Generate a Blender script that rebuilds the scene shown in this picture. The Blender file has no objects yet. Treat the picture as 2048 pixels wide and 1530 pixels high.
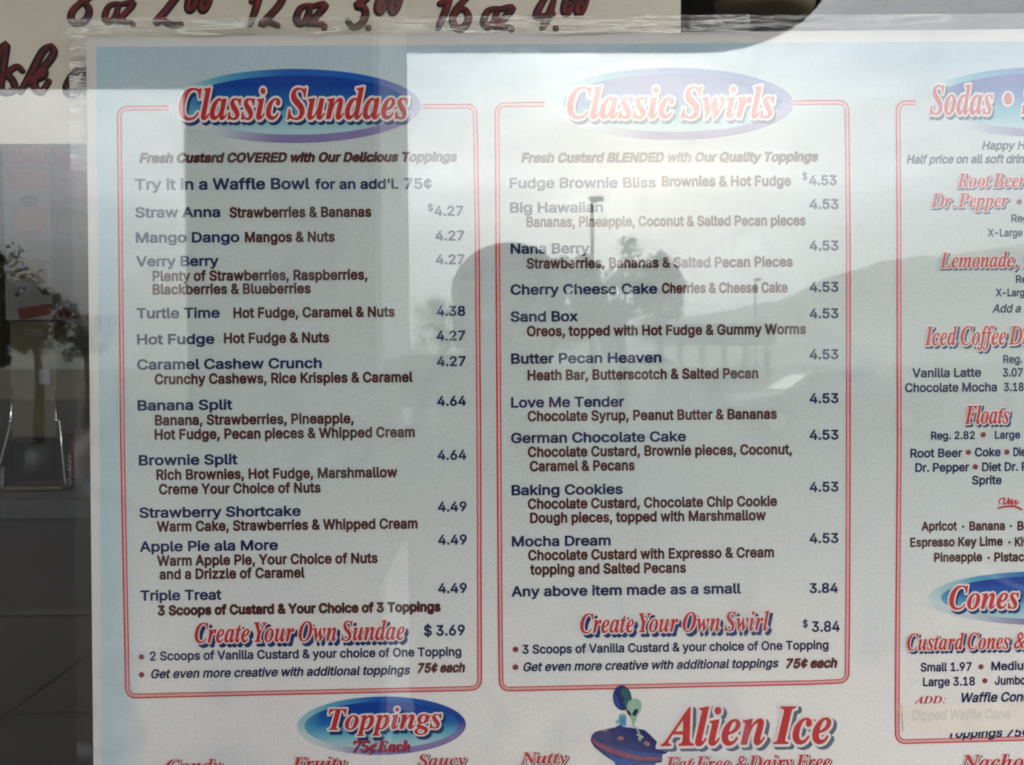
import bpy, bmesh, math, random
import numpy as np
from mathutils import Vector, Matrix
from mathutils.geometry import tessellate_polygon
random.seed(7)
S = bpy.context.scene
COL = S.collection
R = math.radians

# ------------------------------------------------------------------ camera
CAM = Vector((0.20739, -0.54524, 1.5))
YAW, PITCH, ROLL = -0.02117497, -0.02115823, -0.00897533
FPX, PCX, PCY = 1926.0, 1024.0, 765.0
cy_, sy_ = math.cos(YAW), math.sin(YAW)
cp_, sp_ = math.cos(PITCH), math.sin(PITCH)
FW = Vector((-sy_ * cp_, cy_ * cp_, sp_))
RT0 = Vector((cy_, sy_, 0))
UP0 = RT0.cross(FW)
RT = RT0 * math.cos(ROLL) + UP0 * math.sin(ROLL)
UP = -RT0 * math.sin(ROLL) + UP0 * math.cos(ROLL)
cd = bpy.data.cameras.new('camera')
cam = bpy.data.objects.new('camera', cd)
COL.objects.link(cam)
m3 = Matrix((RT, UP, -FW)).transposed()
cam.matrix_world = Matrix.Translation(CAM) @ m3.to_4x4()
cd.sensor_fit = 'HORIZONTAL'
cd.sensor_width = 4.54
cd.lens = FPX / 2048 * 4.54
cd.clip_start = 0.0005
cd.clip_end = 6000
cd.dof.use_dof = True
cd.dof.focus_distance = 0.545
cd.dof.aperture_fstop = 2.7
S.camera = cam

# ------------------------------------------------------------------ sky and sun
SUN_AZ = R(9)          # to the right of straight out of the shop front
SUN_EL = R(50)
world = bpy.data.worlds.new('World')
S.world = world
world.use_nodes = True
nt = world.node_tree
nt.nodes.clear()
def N(t, **k):
    n = nt.nodes.new(t)
    for a, b in k.items():
        setattr(n, a, b)
    return n
L = lambda a, b: nt.links.new(a, b)
out = N('ShaderNodeOutputWorld')
bg = N('ShaderNodeBackground')
bg.inputs[1].default_value = 0.12
sky = N('ShaderNodeTexSky', sky_type='NISHITA')
sky.sun_disc = False
sky.sun_elevation = SUN_EL
sky.sun_rotation = R(180) - SUN_AZ
sky.air_density = 1.3
sky.dust_density = 3.0
tc = N('ShaderNodeTexCoord')
mp = N('ShaderNodeMapping')
mp.inputs['Scale'].default_value = (1, 1, 3.2)
nz = N('ShaderNodeTexNoise')
nz.inputs['Scale'].default_value = 3.1
nz.inputs['Detail'].default_value = 7
nz.inputs['Roughness'].default_value = 0.55
L(tc.outputs['Generated'], mp.inputs[0]); L(mp.outputs[0], nz.inputs[0])
cr = N('ShaderNodeValToRGB')
cr.color_ramp.elements[0].position = 0.34
cr.color_ramp.elements[0].color = (0.25, 0.25, 0.25, 1)
cr.color_ramp.elements[1].position = 0.62
cr.color_ramp.elements[1].color = (1, 1, 1, 1)
L(nz.outputs['Fac'], cr.inputs[0])
# the thin cloud in front of the sun, brightest in the breaks near it
GLOW = Vector((0.16, -1, 0.215)).normalized()
dt = N('ShaderNodeVectorMath', operation='DOT_PRODUCT')
nrm = N('ShaderNodeVectorMath', operation='NORMALIZE')
L(tc.outputs['Generated'], nrm.inputs[0]); L(nrm.outputs[0], dt.inputs[0])
dt.inputs[1].default_value = GLOW
def M(op, a, b=None, clamp=False):
    n = N('ShaderNodeMath', operation=op); n.use_clamp = clamp
    for i, v in enumerate((a, b)):
        if v is None: continue
        if isinstance(v, (int, float)): n.inputs[i].default_value = v
        else: L(v, n.inputs[i])
    return n.outputs[0]
dmax = M('MAXIMUM', dt.outputs['Value'], 0.0)
g1 = M('POWER', dmax, 7.0)
g2 = M('POWER', dmax, 90.0)
cb = M('ADD', M('MULTIPLY', g1, 17.5), 9.0)          # cloud brightness
sx_ = N('ShaderNodeSeparateXYZ'); L(nrm.outputs[0], sx_.inputs[0])
hz_ = N('ShaderNodeMapRange', interpolation_type='SMOOTHSTEP')      # cloud thickens and dims towards the horizon
for k_, v_ in zip(('From Min', 'From Max', 'To Min', 'To Max'), (0.01, 0.25, 0.30, 1.0)): hz_.inputs[k_].default_value = v_
L(sx_.outputs['Z'], hz_.inputs['Value'])
cb = M('MULTIPLY', cb, M('ADD', M('MULTIPLY', cr.outputs['Color'], 0.5), 0.55))
cb = M('MULTIPLY', cb, hz_.outputs['Result'])
ccol = N('ShaderNodeMix', data_type='RGBA')
ccol.inputs['A'].default_value = (0.93, 0.975, 1.0, 1)
ccol.inputs['B'].default_value = (1.0, 0.97, 0.88, 1)
L(M('MULTIPLY', g2, 1.0, True), ccol.inputs['Factor'])
cl = N('ShaderNodeVectorMath', operation='SCALE')
L(ccol.outputs['Result'], cl.inputs[0]); L(M('ADD', cb, M('MULTIPLY', g2, 4.0)), cl.inputs['Scale'])
mx = N('ShaderNodeMix', data_type='RGBA')
L(M('ADD', M('MULTIPLY', cr.outputs['Color'], 0.33), 0.65), mx.inputs['Factor'])
L(sky.outputs[0], mx.inputs['A']); L(cl.outputs[0], mx.inputs['B'])
L(mx.outputs['Result'], bg.inputs[0]); L(bg.outputs[0], out.inputs[0])

sl = bpy.data.lights.new('sun', 'SUN')
sl.energy = 0.9
sl.angle = R(20)
sl.color = (1, 0.95, 0.87)
sun = bpy.data.objects.new('sun', sl)
COL.objects.link(sun)
sdir = Vector((math.sin(SUN_AZ) * math.cos(SUN_EL), -math.cos(SUN_AZ) * math.cos(SUN_EL), math.sin(SUN_EL)))
sun.rotation_euler = sdir.to_track_quat('Z', 'Y').to_euler()

S.view_settings.view_transform = 'Standard'
S.view_settings.look = 'None'
S.view_settings.exposure = 1.47
S.view_settings.gamma = 1
S.render.engine = 'CYCLES'
S.cycles.filter_width = 1.9
S.cycles.transparent_max_bounces = 24
S.cycles.max_bounces = 8

# ------------------------------------------------------------------ helpers
MIRY = -0.009                    # the plane of the window glass
def ray(px, py):
    return FW + RT * ((px - PCX) / FPX) + UP * ((PCY - py) / FPX)
def at(px, py, y=0.0):           # the point seen at a photo pixel, on the upright plane at depth y
    d = ray(px, py); t = (y - CAM.y) / d.y
    return CAM + d * t
def mir(px, py, D):              # the point outside whose reflection is seen at that pixel, D metres off the glass
    p = at(px, py, MIRY + D); return Vector((p.x, MIRY - D, p.z))
def mir_z(px, py, z):            # the same, on the level plane z
    d = ray(px, py); t = (z - CAM.z) / d.z; p = CAM + d * t
    return Vector((p.x, 2 * MIRY - p.y, z))

def tag(o, label=None, cat=None, group=None, kind=None):
    if label: o['label'] = label
    if cat: o['category'] = cat
    if group: o['group'] = group
    if kind: o['kind'] = kind
    return o
def empty(name, loc, label, cat, group=None):
    o = bpy.data.objects.new(name, None); COL.objects.link(o); o.location = loc
    o.empty_display_size = 0.05
    return tag(o, label, cat, group)
def mesh(name, verts, faces, mat, parent=None, smooth=False, colors=None, origin=None):
    me = bpy.data.meshes.new(name)
    pl = Vector((0, 0, 0))
    if parent is not None: pl = wloc(parent)
    elif origin is not None: pl = Vector(origin)
    me.from_pydata([tuple(Vector(v) - pl) for v in verts], [], faces)
    me.update()
    mats = mat if isinstance(mat, (list, tuple)) else [mat]
    for m in mats: me.materials.append(m)
    if smooth:
        for p in me.polygons: p.use_smooth = True
    if colors:
        ca = me.color_attributes.new('print', 'FLOAT_COLOR', 'POINT')
        for i, c in enumerate(colors): ca.data[i].color = (*c, 1)
    o = bpy.data.objects.new(name, me); COL.objects.link(o)
    if parent is not None: o.parent = parent
    elif origin is not None: o.location = pl
    return o
def wloc(o):
    v = Vector((0, 0, 0))
    while o is not None:
        v = v + o.location; o = o.parent
    return v

class MB:
    def __init__(s): s.v = []; s.f = []
    def add(s, v, f):
        n = len(s.v); s.v += [Vector(q) for q in v]; s.f += [tuple(i + n for i in g) for g in f]; return s
    def box(s, x0, x1, y0, y1, z0, z1):
        v = [(x, y, z) for z in (z0, z1) for y in (y0, y1) for x in (x0, x1)]
        return s.add(v, [(0, 2, 3, 1), (4, 5, 7, 6), (0, 1, 5, 4), (2, 6, 7, 3), (0, 4, 6, 2), (1, 3, 7, 5)])
    def tube(s, pts, r, seg=8, flat=1.0, caps=True):
        pts = [Vector(p) for p in pts]; rings = []; n = len(pts); ref = Vector((0, 1, 0))
        for i, p in enumerate(pts):
            t = (pts[min(i + 1, n - 1)] - pts[max(i - 1, 0)]).normalized()
            a = t.cross(ref)
            if a.length < 1e-4: a = t.cross(Vector((1, 0, 0)))
            a.normalize(); b = a.cross(t).normalized()
            rr = r[i] if isinstance(r, (list, tuple)) else r
            rings.append([p + a * rr * math.cos(2 * math.pi * k / seg) + b * rr * flat * math.sin(2 * math.pi * k / seg) for k in range(seg)])
        v = [q for g in rings for q in g]
        f = [(i * seg + k, i * seg + (k + 1) % seg, (i + 1) * seg + (k + 1) % seg, (i + 1) * seg + k) for i in range(n - 1) for k in range(seg)]
        if caps: f += [tuple(range(seg))[::-1], tuple((n - 1) * seg + k for k in range(seg))]
        return s.add(v, f)
    def lathe(s, cx, cy, prof, seg=24, axis='z'):
        v = []; f = []
        for r, h in prof:
            for k in range(seg):
                a = 2 * math.pi * k / seg
                q = (r * math.cos(a), r * math.sin(a), h)
                v.append((cx + q[0], cy + q[1], q[2]))
        n = len(prof)
        f = [(i * seg + k, i * seg + (k + 1) % seg, (i + 1) * seg + (k + 1) % seg, (i + 1) * seg + k) for i in range(n - 1) for k in range(seg)]
        f += [tuple(range(seg))[::-1], tuple((n - 1) * seg + k for k in range(seg))]
        return s.add(v, f)
    def ball(s, c, r, seg=12, rings=8):
        c = Vector(c); r = Vector(r) if not isinstance(r, (int, float)) else Vector((r, r, r))
        v = []; f = []
        for i in range(rings + 1):
            th = math.pi * i / rings
            for k in range(seg):
                a = 2 * math.pi * k / seg
                v.append(c + Vector((r.x * math.sin(th) * math.cos(a), r.y * math.sin(th) * math.sin(a), r.z * math.cos(th))))
        f = [(i * seg + k, (i + 1) * seg + k, (i + 1) * seg + (k + 1) % seg, i * seg + (k + 1) % seg) for i in range(rings) for k in range(seg)]
        return s.add(v, f)
    def build(s, name, mat, parent=None, smooth=False, origin=None, bevel=0):
        o = mesh(name, s.v, s.f, mat, parent, smooth, origin=origin)
        if bevel:
            b = o.modifiers.new('bevel', 'BEVEL'); b.width = bevel; b.segments = 2; b.limit_method = 'ANGLE'
        return o

# ------------------------------------------------------------------ materials
def mat(name, color, rough=0.6, metal=0.0, noise=0.0, nscale=8.0, bump=0.0, bscale=60.0, spec=0.5, coord='Object', color2=None):
    m = bpy.data.materials.new(name); m.use_nodes = True
    t = m.node_tree; p = t.nodes['Principled BSDF']
    p.inputs['Roughness'].default_value = rough; p.inputs['Metallic'].default_value = metal
    p.inputs['Specular IOR Level'].default_value = spec
    p.inputs['Base Color'].default_value = (*color, 1)
    co = t.nodes.new('ShaderNodeTexCoord')
    if noise or color2:
        n = t.nodes.new('ShaderNodeTexNoise'); n.inputs['Scale'].default_value = nscale; n.inputs['Detail'].default_value = 5
        t.links.new(co.outputs[coord], n.inputs[0])
        x = t.nodes.new('ShaderNodeMix'); x.data_type = 'RGBA'
        c2 = color2 or tuple(min(1, c * (1 + noise)) for c in color); c1 = color if color2 else tuple(c * (1 - noise) for c in color)
        x.inputs['A'].default_value = (*c1, 1); x.inputs['B'].default_value = (*c2, 1)
        rm = t.nodes.new('ShaderNodeMapRange'); rm.inputs['From Min'].default_value = 0.3; rm.inputs['From Max'].default_value = 0.7
        t.links.new(n.outputs['Fac'], rm.inputs['Value']); t.links.new(rm.outputs['Result'], x.inputs['Factor'])
        t.links.new(x.outputs['Result'], p.inputs['Base Color'])
    if bump:
        n2 = t.nodes.new('ShaderNodeTexNoise'); n2.inputs['Scale'].default_value = bscale; n2.inputs['Detail'].default_value = 4
        t.links.new(co.outputs[coord], n2.inputs[0])
        b = t.nodes.new('ShaderNodeBump'); b.inputs['Strength'].default_value = bump; b.inputs['Distance'].default_value = 0.01
        t.links.new(n2.outputs['Fac'], b.inputs['Height']); t.links.new(b.outputs[0], p.inputs['Normal'])
    return m
def ink(name, color, var=0.12):
    return mat(name, color, rough=0.75, noise=var, nscale=900, spec=0.0)
def print_mat(name):                  # flat print whose colours are carried by the print itself
    m = bpy.data.materials.new(name); m.use_nodes = True; t = m.node_tree; p = t.nodes['Principled BSDF']
    a = t.nodes.new('ShaderNodeAttribute'); a.attribute_name = 'print'
    t.links.new(a.outputs['Color'], p.inputs['Base Color']); p.inputs['Roughness'].default_value = 0.75
    p.inputs['Specular IOR Level'].default_value = 0.0
    return m
def clear_mat(name, f0, milk=0.0, milkcol=(0.8, 0.85, 0.9), rough=0.0, bump=0.0, bscale=30.0, tint=(1, 1, 1), smear=0.0, stretch=(1, 1, 1), crease_glint=0.0, cscale=22.0):
    """clear sheet: see-through, with a mirror reflection by angle and, where asked, a little milkiness"""
    m = bpy.data.materials.new(name); m.use_nodes = True; t = m.node_tree; t.nodes.clear()
    n = t.nodes.new; l = t.links.new
    o = n('ShaderNodeOutputMaterial'); tr = n('ShaderNodeBsdfTransparent'); tr.inputs[0].default_value = (*tint, 1)
    gl = n('ShaderNodeBsdfGlossy'); gl.inputs['Roughness'].default_value = rough
    ge = n('ShaderNodeNewGeometry'); dp = n('ShaderNodeVectorMath'); dp.operation = 'DOT_PRODUCT'
    l(ge.outputs['Incoming'], dp.inputs[0]); l(ge.outputs['Normal'], dp.inputs[1])
    def mm(op, a, b=None):
        k = n('ShaderNodeMath'); k.operation = op
        for i, v in enumerate((a, b)):
            if v is None: continue
            if isinstance(v, (int, float)): k.inputs[i].default_value = v
            else: l(v, k.inputs[i])
        return k.outputs[0]
    c5 = mm('POWER', mm('SUBTRACT', 1.0, mm('ABSOLUTE', dp.outputs['Value'])), 5.0)
    fr = mm('ADD', mm('MULTIPLY', c5, 1 - f0), f0)
    mx = n('ShaderNodeMixShader'); l(fr, mx.inputs[0]); l(tr.outputs[0], mx.inputs[1]); l(gl.outputs[0], mx.inputs[2])
    last = mx
    co = n('ShaderNodeTexCoord'); mpn = n('ShaderNodeMapping'); mpn.inputs['Scale'].default_value = stretch
    l(co.outputs['Object'], mpn.inputs[0])
    if bump:
        nn = n('ShaderNodeTexNoise'); nn.inputs['Scale'].default_value = bscale; nn.inputs['Detail'].default_value = 3
        l(mpn.outputs[0], nn.inputs[0]); b = n('ShaderNodeBump'); b.inputs['Strength'].default_value = bump; b.inputs['Distance'].default_value = 0.002
        l(nn.outputs['Fac'], b.inputs['Height']); l(b.outputs[0], gl.inputs['Normal'])
    if milk or smear:
        df = n('ShaderNodeBsdfDiffuse'); df.inputs[0].default_value = (*milkcol, 1)
        m2 = n('ShaderNodeMixShader'); l(mx.outputs[0], m2.inputs[1]); l(df.outputs[0], m2.inputs[2])
        if smear:
            n3 = n('ShaderNodeTexNoise'); n3.inputs['Scale'].default_value = 9; n3.inputs['Detail'].default_value = 8; n3.inputs['Roughness'].default_value = 0.7
            l(mpn.outputs[0], n3.inputs[0])
            r3 = n('ShaderNodeMapRange'); r3.inputs['From Min'].default_value = 0.45; r3.inputs['From Max'].default_value = 0.8
            r3.inputs['To Min'].default_value = milk; r3.inputs['To Max'].default_value = milk + smear
            l(n3.outputs['Fac'], r3.inputs['Value']); fac = r3.outputs['Result']
            if crease_glint:                         # thin folds in the sheet, their sharp highlights painted in white
                n4 = n('ShaderNodeTexNoise'); n4.inputs['Scale'].default_value = cscale; n4.inputs['Detail'].default_value = 2.5
                l(mpn.outputs[0], n4.inputs[0])
                rg = mm('MAXIMUM', mm('SUBTRACT', 1.0, mm('MULTIPLY', mm('ABSOLUTE', mm('SUBTRACT', n4.outputs['Fac'], 0.5)), 34.0)), 0.0)
                gate = n('ShaderNodeTexNoise'); gate.inputs['Scale'].default_value = cscale * 0.8; l(co.outputs['Object'], gate.inputs[0])
                gr_ = n('ShaderNodeMapRange'); gr_.inputs['From Min'].default_value = 0.43; gr_.inputs['From Max'].default_value = 0.56; l(gate.outputs['Fac'], gr_.inputs['Value'])
                fac = mm('ADD', fac, mm('MULTIPLY', mm('MULTIPLY', rg, gr_.outputs['Result']), crease_glint))
            l(fac, m2.inputs[0])
        else: m2.inputs[0].default_value = milk
        last = m2
    l(last.outputs[0], o.inputs[0])
    return m

# ================================================================== OUTSIDE (seen only in the glass)
def ground_mat():
    m = mat('asphalt', (0.024, 0.023, 0.021), rough=0.9, noise=0.25, nscale=0.8, bump=0.4, bscale=40)
    return m
M_ASPH = ground_mat()
M_WALK = mat('sidewalk_concrete', (0.040, 0.030, 0.025), rough=0.9, noise=0.3, nscale=3, bump=0.2, bscale=80)
M_KERB = mat('kerb_concrete', (0.07, 0.06, 0.05), rough=0.9, noise=0.1, nscale=6)
M_LINE = mat('road_paint', (0.22, 0.22, 0.21), rough=0.8, noise=0.1, nscale=12)
M_HILL = mat('hazy_hill', (0.30, 0.34, 0.31), rough=1, color2=(0.42, 0.42, 0.36), nscale=0.02, coord='Object')  # distance haze put into the colour, paler than the scrub itself
M_STUC = mat('stucco', (0.20, 0.22, 0.235), rough=0.9, noise=0.06, nscale=4, bump=0.3, bscale=120)
M_STUC2 = mat('pillar_stucco', (0.19, 0.20, 0.20), rough=0.9, noise=0.08, nscale=5, bump=0.3, bscale=120)
M_METAL = mat('painted_steel', (0.12, 0.12, 0.12), rough=0.5, noise=0.1)
M_LEAF = mat('leaves', (0.06, 0.08, 0.04), rough=0.8, color2=(0.13, 0.15, 0.07), nscale=1.2)
M_BARK = mat('bark', (0.09, 0.065, 0.045), rough=0.95, noise=0.3, nscale=9, bump=0.6)
M_DIRT = mat('dry_ground', (0.10, 0.095, 0.075), rough=1, color2=(0.17, 0.15, 0.11), nscale=0.05)

tag(mesh('ground', [(-2500, -3000, -0.17), (2500, -3000, -0.17), (2500, 40, -0.17), (-2500, 40, -0.17)], [(0, 1, 2, 3)], M_DIRT), kind='structure')
tag(mesh('parking_lot', [(-60, -48, -0.14), (60, -48, -0.14), (60, -5.45, -0.14), (-60, -5.45, -0.14)], [(0, 1, 2, 3)], M_ASPH), kind='structure')
# pavement slabs in front of the shop, joints left open between them
pv = tag(mesh('pavement', [(-8, -5.3, -0.012), (8, -5.3, -0.012), (8, 0.1, -0.012), (-8, 0.1, -0.012)], [(0, 1, 2, 3)], M_DIRT), kind='structure')
slab_me = None
ys = [-5.28, -3.65, -2.15, -0.7]
for j in range(3):
    for i in range(8):
        x0 = -7.6 + i * 1.9
        b = MB().box(0.008, 1.892, 0.008, ys[j + 1] - ys[j] - 0.008, -0.012, 0.0)
        o = b.build('paving_slab', M_WALK, pv); o.location = (x0, ys[j], 0)
kb = tag(MB().box(-8, 8, -5.45, -5.3, -0.17, 0.003).build('kerb', M_KERB), kind='structure')
for i in range(4):
    x = 3.9 + i * 2.7
    tag(mesh('parking_line', [(x, -10.6, -0.136), (x + 0.1, -10.6, -0.136), (x + 0.1, -5.6, -0.136), (x, -5.6, -0.136)], [(0, 1, 2, 3)], M_LINE), kind='structure')

# hills
def hill(name, pts, D, depth):
    prof = []
    for i in range(len(pts) - 1):
        for k in range(10):
            t = k / 10; prof.append((pts[i][0] + (pts[i + 1][0] - pts[i][0]) * t, pts[i][1] + (pts[i + 1][1] - pts[i][1]) * t + random.uniform(-1.2, 1.2)))
    prof.append(pts[-1])
    v = []; f = []; rows = 7
    for r in range(rows):
        u = r / (rows - 1)
        for p in prof:
            w = mir(p[0], p[1], D)
            h = max(w.z, 0) * (math.sin(u * math.pi / 2)) + random.uniform(-1, 1) * D * 0.002 * (0 < u < 1)
            v.append((w.x * (1 - (1 - u) * 0.25), w.y + (1 - u) * depth, h if u else -1))
    n = len(prof)
    for r in range(rows - 1):
        for i in range(n - 1): f.append((r * n + i, r * n + i + 1, (r + 1) * n + i + 1, (r + 1) * n + i))
    b0 = len(v)
    for p in prof:
        w = mir(p[0], p[1], D); v.append((w.x, w.y - depth * 0.6, -1))
    for i in range(n - 1): f.append(((rows - 1) * n + i, (rows - 1) * n + i + 1, b0 + i + 1, b0 + i))
    tag(mesh(name, v, f, M_HILL, smooth=True), kind='structure')
hill('hills', [(-900, 690), (-500, 660), (0, 668), (400, 680), (800, 690), (1100, 670), (1350, 640), (1560, 602), (1640, 562), (1700, 545), (1780, 521), (1850, 519), (1960, 505), (2060, 490), (2300, 470), (2700, 500), (3400, 600)], 900, 350)
hill('near_hills', [(1300, 705), (1500, 670), (1700, 640), (1850, 610), (2000, 600), (2300, 585), (2800, 640), (3200, 700)], 420, 150)

# canopy over the shop front, its plan rounded off at the right-hand end
zs = 2.63
plan = [Vector((-4.2, -0.02, zs)), mir_z(-900, 180, zs), mir_z(340, 179, zs), mir_z(560, 178, zs), mir_z(561, 107, zs), mir_z(1380, 107, zs)]
for p in ((1440, 105), (1490, 96), (1530, 84), (1570, 66), (1610, 40), (1640, 8), (1660, -30), (1675, -80)):
    plan.append(mir_z(p[0], p[1], zs))
plan += [Vector((plan[-1].x + 0.05, -0.6, zs)), Vector((plan[-1].x + 0.05, -0.02, zs))]
n = len(plan)
cp = empty('shop_canopy', (0, -1.5, zs), 'grey flat canopy over the shop front with one rounded end, reflected above the menu', 'canopy')
mesh('soffit', plan, [tuple(range(n))], M_STUC, cp)
fv = plan + [p + Vector((0, 0, 0.45)) for p in plan]
mesh('fascia', fv, [(i, (i + 1) % n, (i + 1) % n + n, i + n) for i in range(n)] + [tuple(range(n, 2 * n))[::-1]], M_STUC, cp)

# pillar
t1, t2 = 1.9, 2.55
pa = mir(372, 500, t1 - 0.536); pb = mir(750, 500, t1 - 0.536)
py1 = pa.y; py0 = MIRY - (t2 - 0.536)
pl_ = empty('pillar', ((pa.x + pb.x) / 2, (py0 + py1) / 2, 0), 'square grey stucco pillar of the shop front, reflected left of the menu middle', 'pillar')
MB().box(pa.x, pb.x, py0, py1, 0.12, zs - 0.002).build('shaft', M_STUC2, pl_)
MB().box(pb.x + .0005, pb.x + .012, py0 + .0, py1 - .004, 0.125, zs - 0.004).build('lit_side_face', mat('painted_side_light', (.86, .88, .88), .6, noise=.06, nscale=6), pl_)  # sky light on the pillar's side face, painted as a pale sheet
MB().box(pa.x - 0.03, pb.x + 0.03, py0 - 0.03, py1 + 0.03, 0.002, 0.12).build('plinth', M_KERB, pl_)

# street lamps in the car park
def street_lamp(px, ptop, D, label):
    b = mir(px, 700, D); top = mir(px, ptop, D).z
    o = empty('street_lamp', (b.x, b.y, -0.14), label, 'street lamp', 'lamp posts in the car park')
    MB().lathe(b.x, b.y, [(0.28, -0.14), (0.28, 0.55), (0.24, 0.6)], 14).build('footing', M_KERB, o)
    MB().tube([(b.x, b.y, 0.5), (b.x, b.y, top)], [0.10, 0.06], 8).build('pole', M_METAL, o)
    MB().tube([(b.x, b.y, top - 0.1), (b.x + 0.45, b.y, top + 0.02)], 0.035, 6).build('arm', M_METAL, o)
    MB().box(b.x - 0.12, b.x + 0.38, b.y - 0.14, b.y + 0.14, top - 0.01, top + 0.12).build('lamp_head', M_METAL, o, bevel=0.03)
street_lamp(1186, 400, 34, 'tall grey lamp post rising above the reflected trees, the nearer of two')
street_lamp(1511, 560, 62, 'thin far lamp post reflected beside the low roofed building')

# trees
def tree(px, py_top, D, half_px, label, n=5000, seed=1, squash=1.0, low=None):
    rnd = random.Random(seed)
    top = mir(px, py_top, D); half = half_px / FPX * (D + 1)
    H = top.z; b = Vector((top.x, top.y, -0.17))
    o = empty('tree', b, label, 'tree', 'trees across the car park')
    cz = H - half * squash
    MB().tube([(b.x, b.y, -0.17), (b.x + 0.06, b.y, cz * 0.4), (b.x - 0.04, b.y, cz)], [0.07 * half + 0.06, 0.05 * half + 0.05, 0.04 * half], 8).build('trunk', M_BARK, o)
    lb = MB()
    for k in range(6):
        a = k * 1.05 + rnd.random(); q = Vector((math.cos(a), math.sin(a), rnd.uniform(0.2, 0.9))) * half * 0.6
        lb.tube([(b.x, b.y, cz * 0.7), (b.x + q.x * 0.5, b.y + q.y * 0.5, cz + q.z * 0.3), (b.x + q.x, b.y + q.y, cz + q.z * 0.6)], [0.03 * half, 0.02 * half, 0.008 * half], 5)
    lb.build('limbs', M_BARK, o)
    cl = []
    for k in range(34):
        while True:
            q = Vector((rnd.uniform(-1, 1), rnd.uniform(-1, 1), rnd.uniform(-1, 1)))
            if q.length < 1: break
        cl.append((Vector((q.x * half * 0.92, q.y * half * 0.7, q.z * half * squash * 0.86)), half * rnd.uniform(0.08, 0.25)))
    v = []; f = []
    for k in range(n):
        c, r = rnd.choice(cl); d = Vector((rnd.gauss(0, 1), rnd.gauss(0, 1), rnd.gauss(0, 1))).normalized() * r * rnd.uniform(0.35, 1.3)
        p = Vector((b.x, b.y, cz)) + c + d; s = half * rnd.uniform(0.022, 0.05)
        a = Vector((rnd.gauss(0, 1), rnd.gauss(0, 1), rnd.gauss(0, 1))).normalized() * s; e = a.orthogonal().normalized() * s * 0.6
        i = len(v); v += [p - a, p + e, p + a, p - e]; f.append((i, i + 1, i + 2, i + 3))
    mesh('crown', v, f, M_LEAF, o)
tree(1240, 468, 21, 128, 'large broad tree reflected right of the pale panel gap between the two menus', 5200, 3, 0.95)
tree(1318, 505, 26, 62, 'bushy tree reflected just right of the photographer', 4500, 21, 1.1)
tree(1080, 478, 20, 150, 'dense round tree reflected behind the photographer', 5000, 5, 0.95)
tree(882, 580, 24, 62, 'small bushy tree reflected left of the photographer', 3500, 8, 1.0)
tree(838, 690, 30, 30, 'low shrubby tree reflected beside the pillar edge', 1500, 9, 0.8)
tree(-40, 455, 16, 150, 'dark tree reflected in the bare glass at the far left', 9000, 11, 1.0)
tree(70, 545, 20, 90, 'small tree reflected in the bare glass below the drawn box', 4500, 12, 0.9)
tree(170, 600, 24, 70, 'low tree reflected where the left edge of the menu begins', 3000, 13, 0.9)

# low building with a flat roof and open front
M_BLD = mat('building_wall', (0.28, 0.27, 0.25), rough=0.9, noise=0.08, nscale=1)
M_ROOF = mat('roof_edge', (0.20, 0.20, 0.20), rough=0.7, noise=0.08, nscale=1)
D = 48
a0 = mir(1352, 648, D); a1 = mir(1552, 648, D); zb = mir(1400, 688, D).z; zt = a0.z
bl = empty('filling_station', ((a0.x + a1.x) / 2, a0.y, -0.14), 'low flat-roofed filling station canopy on posts, reflected across the car park', 'building')
MB().box(a0.x, a1.x, a0.y - 7, a0.y, zb, zt).build('roof', M_ROOF, bl)
for k in range(5):
    x = a0.x + 0.3 + (a1.x - a0.x - 0.6) * k / 4
    MB().box(x - 0.13, x + 0.13, a0.y - 0.6, a0.y - 0.34, -0.14, zb - 0.002).build('post', M_BLD, bl)
MB().box(a0.x + 0.5, a1.x - 0.3, a0.y - 6, a0.y - 5.8, -0.14, 1.0).build('low_wall', M_BLD, bl)
D = 40
w0 = mir(640, 750, D); w1 = mir(884, 750, D)
tag(MB().box(w0.x, w1.x, w0.y - 0.25, w0.y, -0.14, 0.95).build('low_white_wall', mat('white_render', (0.75, 0.75, 0.73), noise=0.06), origin=((w0.x + w1.x) / 2, w0.y, -0.14)),
    'long low white wall reflected beside the pillar above Banana Split', 'wall')

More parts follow.
